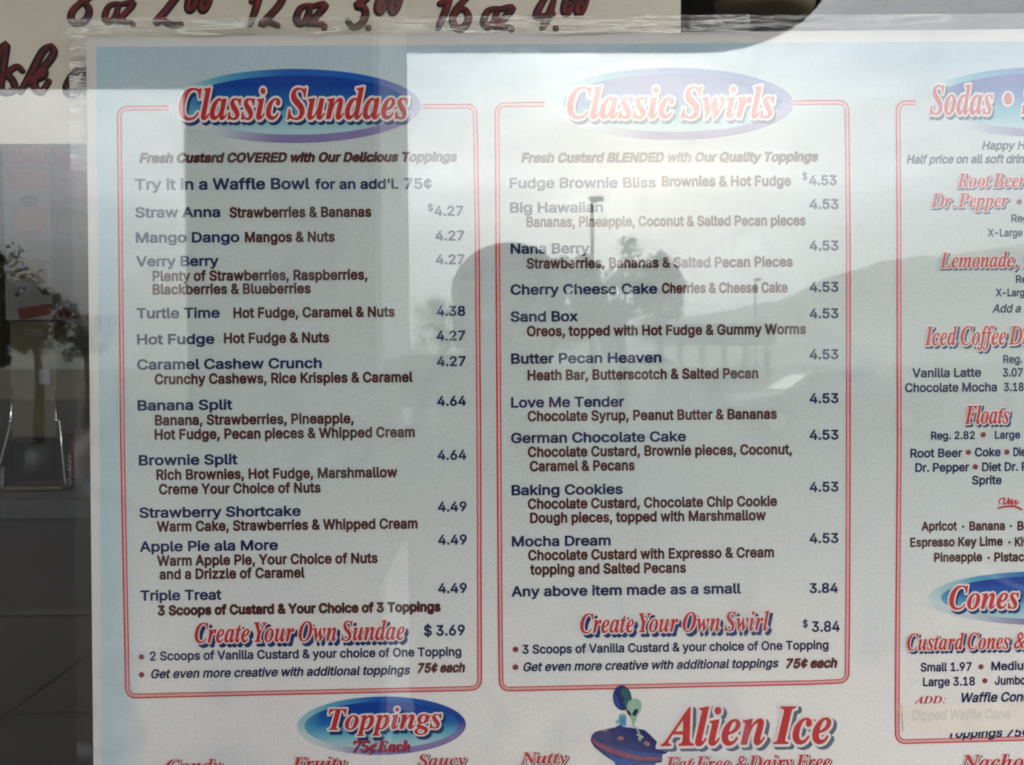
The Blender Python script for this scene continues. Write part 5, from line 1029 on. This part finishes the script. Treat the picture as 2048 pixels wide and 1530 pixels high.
flat('alien_arm', z8((800, 870), (900, 850), (960, 880), (1010, 960), (1020, 1000), (1085, 1050), (1060, 1075), (1035, 1060), (1045, 1100), (1010, 1120), (985, 1080), (1000, 1040), (945, 1015), (960, 995), (990, 1000), (950, 900), (890, 868)), I_GR, pic, .0005)
flat('alien_cup', z8((665, 680), (720, 655), (780, 670), (785, 860), (670, 860)), I_CY, pic, .0004); flat('cup_rim', z8(*oval(725, 680, 55, 25)), I_GY, pic, .00046); flat('alien_hand', z8((600, 780), (660, 740), (665, 800), (610, 830)), I_GR, pic, .00046)

# pasted strip over one line of the cones price list
CRM = mat('old_paper_strip', (0.82, 0.73, 0.64), .8, noise=.05, nscale=60, spec=.1)
st = empty('pasted_paper_strip', at(1810, 1440, -.0006), 'cream paper strip pasted over one line at the foot of the cones panel', 'paper strip')
q = quadpx([(1804, 1411), (1806, 1463), (1880, 1468), (2060, 1457), (2300, 1450), (2300, 1400), (2050, 1404)], -.0006)
sheet('strip', q, CRM, st, .0001, -.0007)
lettering('covered_words', 'Dipped Waffle', 1823, 1439, 1962, 19, 'n', ink('ghost_ink', (0.68, 0.63, 0.56), .05), st, .00075, 0.12, ' Cone')

# film of the lamination, wider than the paper
fq = quadpx([(141, 70), (155, 1530)], -.0016)
xf = fq[1][0] + (fq[1][0] - fq[0][0]) * .35
FILM = clear_mat('laminating_film', 0.012, milk=0.010, milkcol=(.62, .70, .78), bump=0.25, bscale=14, smear=0.03, stretch=(1, 1, 1), crease_glint=.10, cscale=6)
v = []; f = []; nx, nzz = 60, 50
ztop = at(141, 58, -.0016).z; ztr = at(2048, 62, -.0016).z
for j in range(nzz + 1):
    for i in range(nx + 1):
        u = i / nx; w = j / nzz
        xl_ = fq[0][0] + (xf - fq[0][0]) * w; x = xl_ + (X1 + .028 - xl_) * u
        zt_ = ztop + (ztr - ztop) * u * 1.2; z = zt_ + (Z0 - .01 - zt_) * w
        crk = max(0, 1 - ((x - fq[0][0]) / .035)) * max(0, 1 - w * 4)
        v.append((x, -.0016 - abs(math.sin(x * 300 + z * 170)) * .0006 * crk - .0002 * math.sin(x * 9 + 1) * math.sin(z * 11), z))
f = [(j * (nx + 1) + i, j * (nx + 1) + i + 1, (j + 1) * (nx + 1) + i + 1, (j + 1) * (nx + 1) + i) for j in range(nzz) for i in range(nx)]
mesh('laminate_film', v, f, FILM, menu, True)

# ------------------------------------------------------------------ hand lettered price sign behind
YS = 0.0085
M_CARD = mat('cream_card', (0.60, 0.53, 0.43), .75, color2=(.70, .63, .53), nscale=7, bump=.1, spec=.2)
sg = empty('price_sign', at(600, 100, YS), 'cream hand-lettered drink price card partly hidden behind the menu', 'sign')
q = quadpx([(-420, 289), (1362, 284), (1360, -700), (-440, -700)], YS)
sheet('card', q[::-1], M_CARD, sg, .004, YS)
INKR = mat('maroon_paint', (0.22, 0.012, 0.018), .8, color2=(.03, .004, .004), nscale=120); INKB = mat('black_paint', (0.012, 0.006, 0.006), .85, noise=.3, nscale=200)
def brush(list_of, r, red=0.55, name='brush_letter'):
    b = MB(); c = MB()
    for s in list_of:
        k = stroke('', s, r, None, None, .0004, .10, 10, YS); b.add(k.v, k.f)
        k = stroke('', [(p[0] + r * .22, p[1] - r * .22) for p in s], r * red, None, None, .0010, .12, 10, YS); c.add(k.v, k.f)
    o = b.build(name, INKB, sg, True); c.build('paint_highlight', INKR, o, True)
def oo(cx, cy, rx, ry):
    return [(cx + rx * math.cos(a) + ry * .3 * math.sin(a), cy - ry * math.sin(a)) for a in [k * math.pi / 5 for k in range(11)]]
def sh_(l, dx, dy): return [[(a + dx, b + dy) for a, b in s] for s in l]
OZ = [[(233, 8), (218, 14), (210, 34), (217, 44), (229, 36), (238, 8)], [(238, 10), (232, 40), (240, 44)], [(240, 10), (268, 7), (242, 40), (262, 45)], [(266, 49), (267, 50)]]
brush([[(150, -24), (158, -8), (170, 6), (179, 22), (172, 40), (156, 48), (143, 39), (146, 23), (160, 9), (180, -4), (196, -24)]], 7)
brush(OZ, 6.0)
brush([[(335, -15), (345, -38), (362, -30), (355, -8), (330, 25), (312, 45), (325, 41), (342, 50), (362, 49)]], 7.5)
brush([oo(386, 2, 8, 20), oo(412, 2, 8, 20)], 7.0)
brush([[(503, 4), (522, -20), (511, 20), (500, 50)], [(540, -8), (550, -18), (566, -10), (558, 12), (524, 49), (536, 45), (556, 52)]], 7.0)
brush([[(648, 57), (649, 58)], [(1022, 57), (1023, 58)]], 6.5)
brush(sh_(OZ, 383, 4), 7.0)
brush([[(724, -30), (739, -20), (733, -2), (714, 12), (727, 16), (731, 30), (722, 49), (706, 55), (696, 43)], [(736, 56), (737, 57)]], 7.3)
brush([oo(765, 4, 8, 22), oo(792, 4, 8, 22)], 7.0)
brush([[(879, 9), (892, 2), (903, -16)], [(903, -18), (892, 20), (876, 57)], [(948, -20), (930, 0), (912, 20), (905, 40), (912, 56), (927, 56), (937, 38), (931, 22), (919, 20), (910, 30)]], 7.2)
brush(sh_(OZ, 757, 10), 7.0)
brush([[(1104, -26), (1072, 32), (1106, 28)], [(1108, 0), (1096, 34), (1084, 58)], [(1111, 57), (1112, 58)]], 7.2)
brush([oo(1138, 6, 8, 22), oo(1164, 6, 8, 22)], 7.0)
brush([[(-40, 185), (-10, 130), (12, 90), (8, 130), (2, 178), (10, 186)]], 8, .28)
brush([[(46, 143), (34, 134), (16, 148), (26, 162), (30, 178), (14, 186), (-2, 178)]], 7, .28)
brush([[(103, 93), (86, 104), (64, 145), (42, 184)], [(103, 93), (108, 108), (88, 136), (60, 160)], [(60, 168), (74, 152), (88, 142), (87, 152), (70, 162), (72, 178), (84, 184), (98, 164)]], 8, .28)
brush([[(176, 140), (158, 140), (140, 160), (134, 180), (146, 188), (162, 176), (176, 150), (172, 184), (186, 188)]], 8, .2)

# ------------------------------------------------------------------ clear tape
def tape(name, poly_px, y, label, seed, amp, nx, nz_, m):
    rnd = random.Random(seed); a, b, c, d = [at(p[0], p[1], y) for p in poly_px]   # tl, tr, br, bl
    v = []; ph_ = [rnd.uniform(0, 6) for _ in range(6)]
    for j in range(nz_ + 1):
        for i in range(nx + 1):
            u, w = i / nx, j / nz_
            p = (a * (1 - u) + b * u) * (1 - w) + (d * (1 - u) + c * u) * w
            e = math.sin(u * 11 + ph_[0]) * .5 + math.sin(u * 23 + ph_[1]) * .5
            wr = math.sin((w * 5 + e + u * 3) * 3.1 + ph_[2]) * (0.4 + 0.6 * math.sin(u * 37 + ph_[3]) ** 2) * math.sin(math.pi * min(1, max(0, w))) 
            edge = amp * 0.8 * math.sin(u * 60 + ph_[4] + math.sin(u * 21) * 3) * (1 if w in (0, 1) else 0)
            v.append((p.x, y - amp * .35 * wr - rnd.uniform(0, amp * .08), p.z + edge * .7))
    f = [(j * (nx + 1) + i, (j + 1) * (nx + 1) + i, (j + 1) * (nx + 1) + i + 1, j * (nx + 1) + i + 1) for j in range(nz_) for i in range(nx)]
    o = mesh(name, v, f, m, None, True, origin=a)
    return tag(o, label, 'tape', 'clear tape holding the menu')
TAPE = clear_mat('clear_tape', 0.10, milk=.05, milkcol=(.80, .78, .72), rough=.05, bump=.8, bscale=60, smear=.12, stretch=(.3, 1, 5), crease_glint=.85, cscale=24)
TAPE2 = clear_mat('clear_tape_flat', .04, milk=.05, milkcol=(.80, .76, .72), rough=.1, bump=.25, bscale=30, smear=.03, stretch=(1, 1, 6), crease_glint=.5, cscale=8)
tape('clear_tape', [(130, 36), (1500, 29), (1500, 64), (130, 72)], -.0028, 'long clear wrinkled tape along the top edge of the menu, left length', 3, .00035, 220, 14, TAPE)
tape('clear_tape', [(1380, 31), (2300, 25), (2300, 60), (1380, 63)], -.0036, 'clear tape along the top edge of the menu, right length over the dark room', 5, .0001, 160, 14, TAPE2)
tape('clear_tape', [(138, 68), (172, 66), (176, 340), (141, 340)], -.0030, 'short clear tape running down beside the top left corner of the menu', 9, .00035, 12, 90, TAPE)

# ================================================================== INSIDE THE SHOP
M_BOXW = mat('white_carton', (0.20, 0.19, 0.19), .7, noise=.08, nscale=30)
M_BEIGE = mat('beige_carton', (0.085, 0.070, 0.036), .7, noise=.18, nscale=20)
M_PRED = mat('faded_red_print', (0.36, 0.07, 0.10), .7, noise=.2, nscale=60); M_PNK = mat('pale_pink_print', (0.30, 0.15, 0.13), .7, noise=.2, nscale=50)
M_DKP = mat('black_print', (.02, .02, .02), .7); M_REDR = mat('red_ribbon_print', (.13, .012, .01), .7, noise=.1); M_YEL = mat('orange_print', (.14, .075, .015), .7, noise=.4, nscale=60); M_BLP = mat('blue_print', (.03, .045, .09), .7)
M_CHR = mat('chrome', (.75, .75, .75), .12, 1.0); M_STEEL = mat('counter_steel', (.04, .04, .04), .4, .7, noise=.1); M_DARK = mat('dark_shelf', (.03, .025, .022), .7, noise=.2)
YB = 0.42
def ix(px, y=YB): return at(px, 700, y).x
def iz(py, y=YB, px=80): return at(px, py, y).z
bx = empty('carton', at(60, 640, YB), 'tall white printed carton with faded red letter panels standing on the counter', 'carton')
x0, x1 = ix(12), ix(106); zt, zm = iz(250), iz(640)
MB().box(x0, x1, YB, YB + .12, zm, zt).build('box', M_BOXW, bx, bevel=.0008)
def pr(nm, pts, m_, y=YB - .0006):
    q = [at(a, b, y) for a, b in pts]; tr = tessellate_polygon([[Vector((a.x, a.z, 0)) for a in q]])
    return mesh(nm, [(a.x, y, a.z) for a in q], [tuple(t) for t in tr], m_, bx)
for k, (ya, yb_) in enumerate(((289, 326), (333, 376))):
    pr('red_panel', [(15, ya), (93, ya), (95, yb_), (17, yb_ + 2)], M_PRED)
def ilet(s, pa, pb, base, cap): 
    return lettering('faded_word', s, pa, base, pb, cap, 'n', M_PNK, bx, .0010, onto=YB)
ilet('SUPER', 20, 90, 322, 28); ilet('TREAT', 22, 90, 370, 30)
pr('round_print', oval(60, 437, 34, 40), M_PNK); pr('round_print', oval(64, 490, 27, 30), M_BOXW, YB - .0012); pr('cap_print', oval(58, 402, 18, 12), M_BLP, YB - .0012)
pr('mixed_print', oval(62, 540, 34, 24), M_YEL, YB - .0009); pr('dark_print', oval(42, 533, 10, 8), M_BLP, YB - .0016); pr('dark_print', oval(90, 528, 10, 7), M_BLP, YB - .0016)
pr('shoe_print', [(28, 590), (38, 577), (56, 574), (48, 586), (34, 594)], M_DKP); pr('shoe_print', [(74, 574), (86, 576), (102, 585), (98, 591), (84, 588)], M_DKP)
pr('ribbon_print', [(34, 617), (104, 606), (106, 628), (40, 640)], M_REDR)
# its right-hand side, printed too
YC = YB + .004
sdx = x1 + .001
for ya, yb_, m_ in ((289, 336, M_PRED), (345, 380, M_PRED), (400, 462, M_YEL), (612, 632, M_REDR)):
    MB().box(sdx - .0004, sdx, YB + .01, YB + .10, iz(yb_), iz(ya)).build('side_panel', m_, bx)
cb_ = empty('carton', at(60, 915, YB), 'plain beige carton under the white printed one', 'carton')
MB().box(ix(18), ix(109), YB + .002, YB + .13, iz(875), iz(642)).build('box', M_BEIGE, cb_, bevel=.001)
MB().box(ix(48), ix(88), YB - .001, YB + .0015, iz(672), iz(658)).build('tray_slot', mat('slot_line', (.10, .09, .07), .7), cb_)
MB().box(ix(78), ix(100), YB - .001, YB + .0015, iz(768), iz(738)).build('grey_label', mat('grey_label', (.2, .21, .23), .6), cb_)
c2 = empty('carton', at(130, 800, YB + .1), 'narrow beige carton standing right of the printed cartons', 'carton')
MB().box(ix(112, YB + .06), ix(140, YB + .06), YB + .06, YB + .2, iz(860, YB + .06), iz(640, YB + .06)).build('box', M_BEIGE, c2, bevel=.001)
c3 = empty('white_board', at(140, 500, YB + .25), 'pale upright board behind the cartons', 'board')
MB().box(ix(100, YB + .22), ix(215, YB + .22), YB + .22, YB + .24, iz(600, YB + .22), iz(240, YB + .22)).build('panel', M_BOXW, c3)
# the shelf with its steel edge
ct = empty('counter', at(80, 985, YB - .05), 'dark steel-edged counter under the cartons', 'counter')
MB().box(-.6, 1.2, YB - .06, YB + .6, iz(1002, YB - .06) - .002, iz(984, YB - .06)).build('counter_top', M_DARK, ct)
MB().box(-.6, 1.2, YB - .062, YB - .0605, iz(1035, YB - .06), iz(999, YB - .06)).build('steel_edge', M_STEEL, ct)
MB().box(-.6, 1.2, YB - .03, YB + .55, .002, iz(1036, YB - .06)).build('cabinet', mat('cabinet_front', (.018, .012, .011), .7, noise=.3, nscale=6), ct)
# low pale tray and block in front of the cartons
tr_ = empty('serving_tray', at(70, 975, YB - .02), 'low brass-coloured tray in front of the beige carton', 'tray')
zc = iz(984, YB - .06)
MB().box(ix(10, YB - .04), ix(125, YB - .04), YB - .05, YB + .0, zc + .0005, zc + .004).build('tray', mat('brass_tray', (.10, .08, .045), .5, .4), tr_, bevel=.001)
cn = empty('canister', at(70, 930, YB + .02), 'dark ribbed canister below the beige carton', 'canister')
c_ = at(72, 930, YB + .06)
MB().lathe(c_.x, YB + .06, [(.019, zc + .001), (.020, zc + .003), (.020, iz(895)), (.0185, iz(892))], 28).build('drum', M_STEEL, cn, True)
MB().lathe(c_.x, YB + .06, [(.0205, iz(893)), (.0205, iz(886)), (.018, iz(882))], 28).build('lid', M_DARK, cn, True)
# chrome handles with springs
def handle(pts, sx, sy0, sy1, label):
    y = YB - .03; o = empty('chrome_handle', at(pts[-1][0], pts[-1][1], y), label, 'handle', 'chrome spring handles on the counter')
    W = [at(a, b, y) for a, b in pts]; MB().tube(W, .0011, 10).build('rod', M_CHR, o, True)
    k = at(pts[1][0], pts[1][1], y); MB().ball(k, .0022).build('pivot', M_CHR, o, True)
    sp = []
    for i in range(121):
        t = i / 120; q = at(sx, sy0 + (sy1 - sy0) * t, y); a = t * 2 * math.pi * 7
        sp.append((q.x + .0021 * math.cos(a), y + .0021 * math.sin(a), q.z))
    MB().tube(sp, .0005, 6).build('spring', M_CHR, o, True)
handle([(23, 778), (22, 842), (20, 852), (-2, 935), (-8, 985)], 5, 935, 990, 'chrome handle with a small spring, leftmost in the bare glass')
handle([(112, 780), (113, 840), (120, 842), (124, 900), (130, 960), (134, 985)], 140, 905, 970, 'chrome handle with a small spring beside the edge of the menu')
rk = empty('straw_bundle', at(158, 830, YB + .05), 'bundle of pale straws standing between carton and menu edge', 'straws')
for k in range(9):
    a = at(148 + k * 2.6, 860, YB + .05); b_ = at(151 + k * 2.9 + (k % 3), 762 + (k * 7) % 11, YB + .05 + .003 * (k % 3))
    MB().tube([(a.x, YB + .05 + .004 * (k % 3), a.z), tuple(b_)], .0011, 8).build('straw', mat('straw', (.16, .13, .09) if k % 2 else (.10, .07, .055), .5), rk, True)
a = at(159, 860, YB + .05)
MB().lathe(a.x, YB + .055, [(.012, zc + .001), (.013, a.z + .004)], 20).build('holder', mat('maroon_holder', (.12, .04, .035), .5), rk, True)
# lamp hood and beam above, seen over the top right of the menu
YH = .34
hz = empty('ceiling_hood', at(1530, -40, YH), 'brown round hood hanging inside, above the top edge of the menu', 'hood')
h = at(1530, 20, YH)
MB().lathe(h.x, YH, [(.030, h.z - .004), (.044, h.z), (.046, h.z + .012), (.034, h.z + .05), (.012, h.z + .07)], 32).build('shade', mat('hood_brown', (.42, .33, .20), .5, noise=.2), hz, True)
MB().tube([(h.x, YH, h.z + .07), (h.x, YH, 3.0)], .004, 8).build('rod', M_DARK, hz)
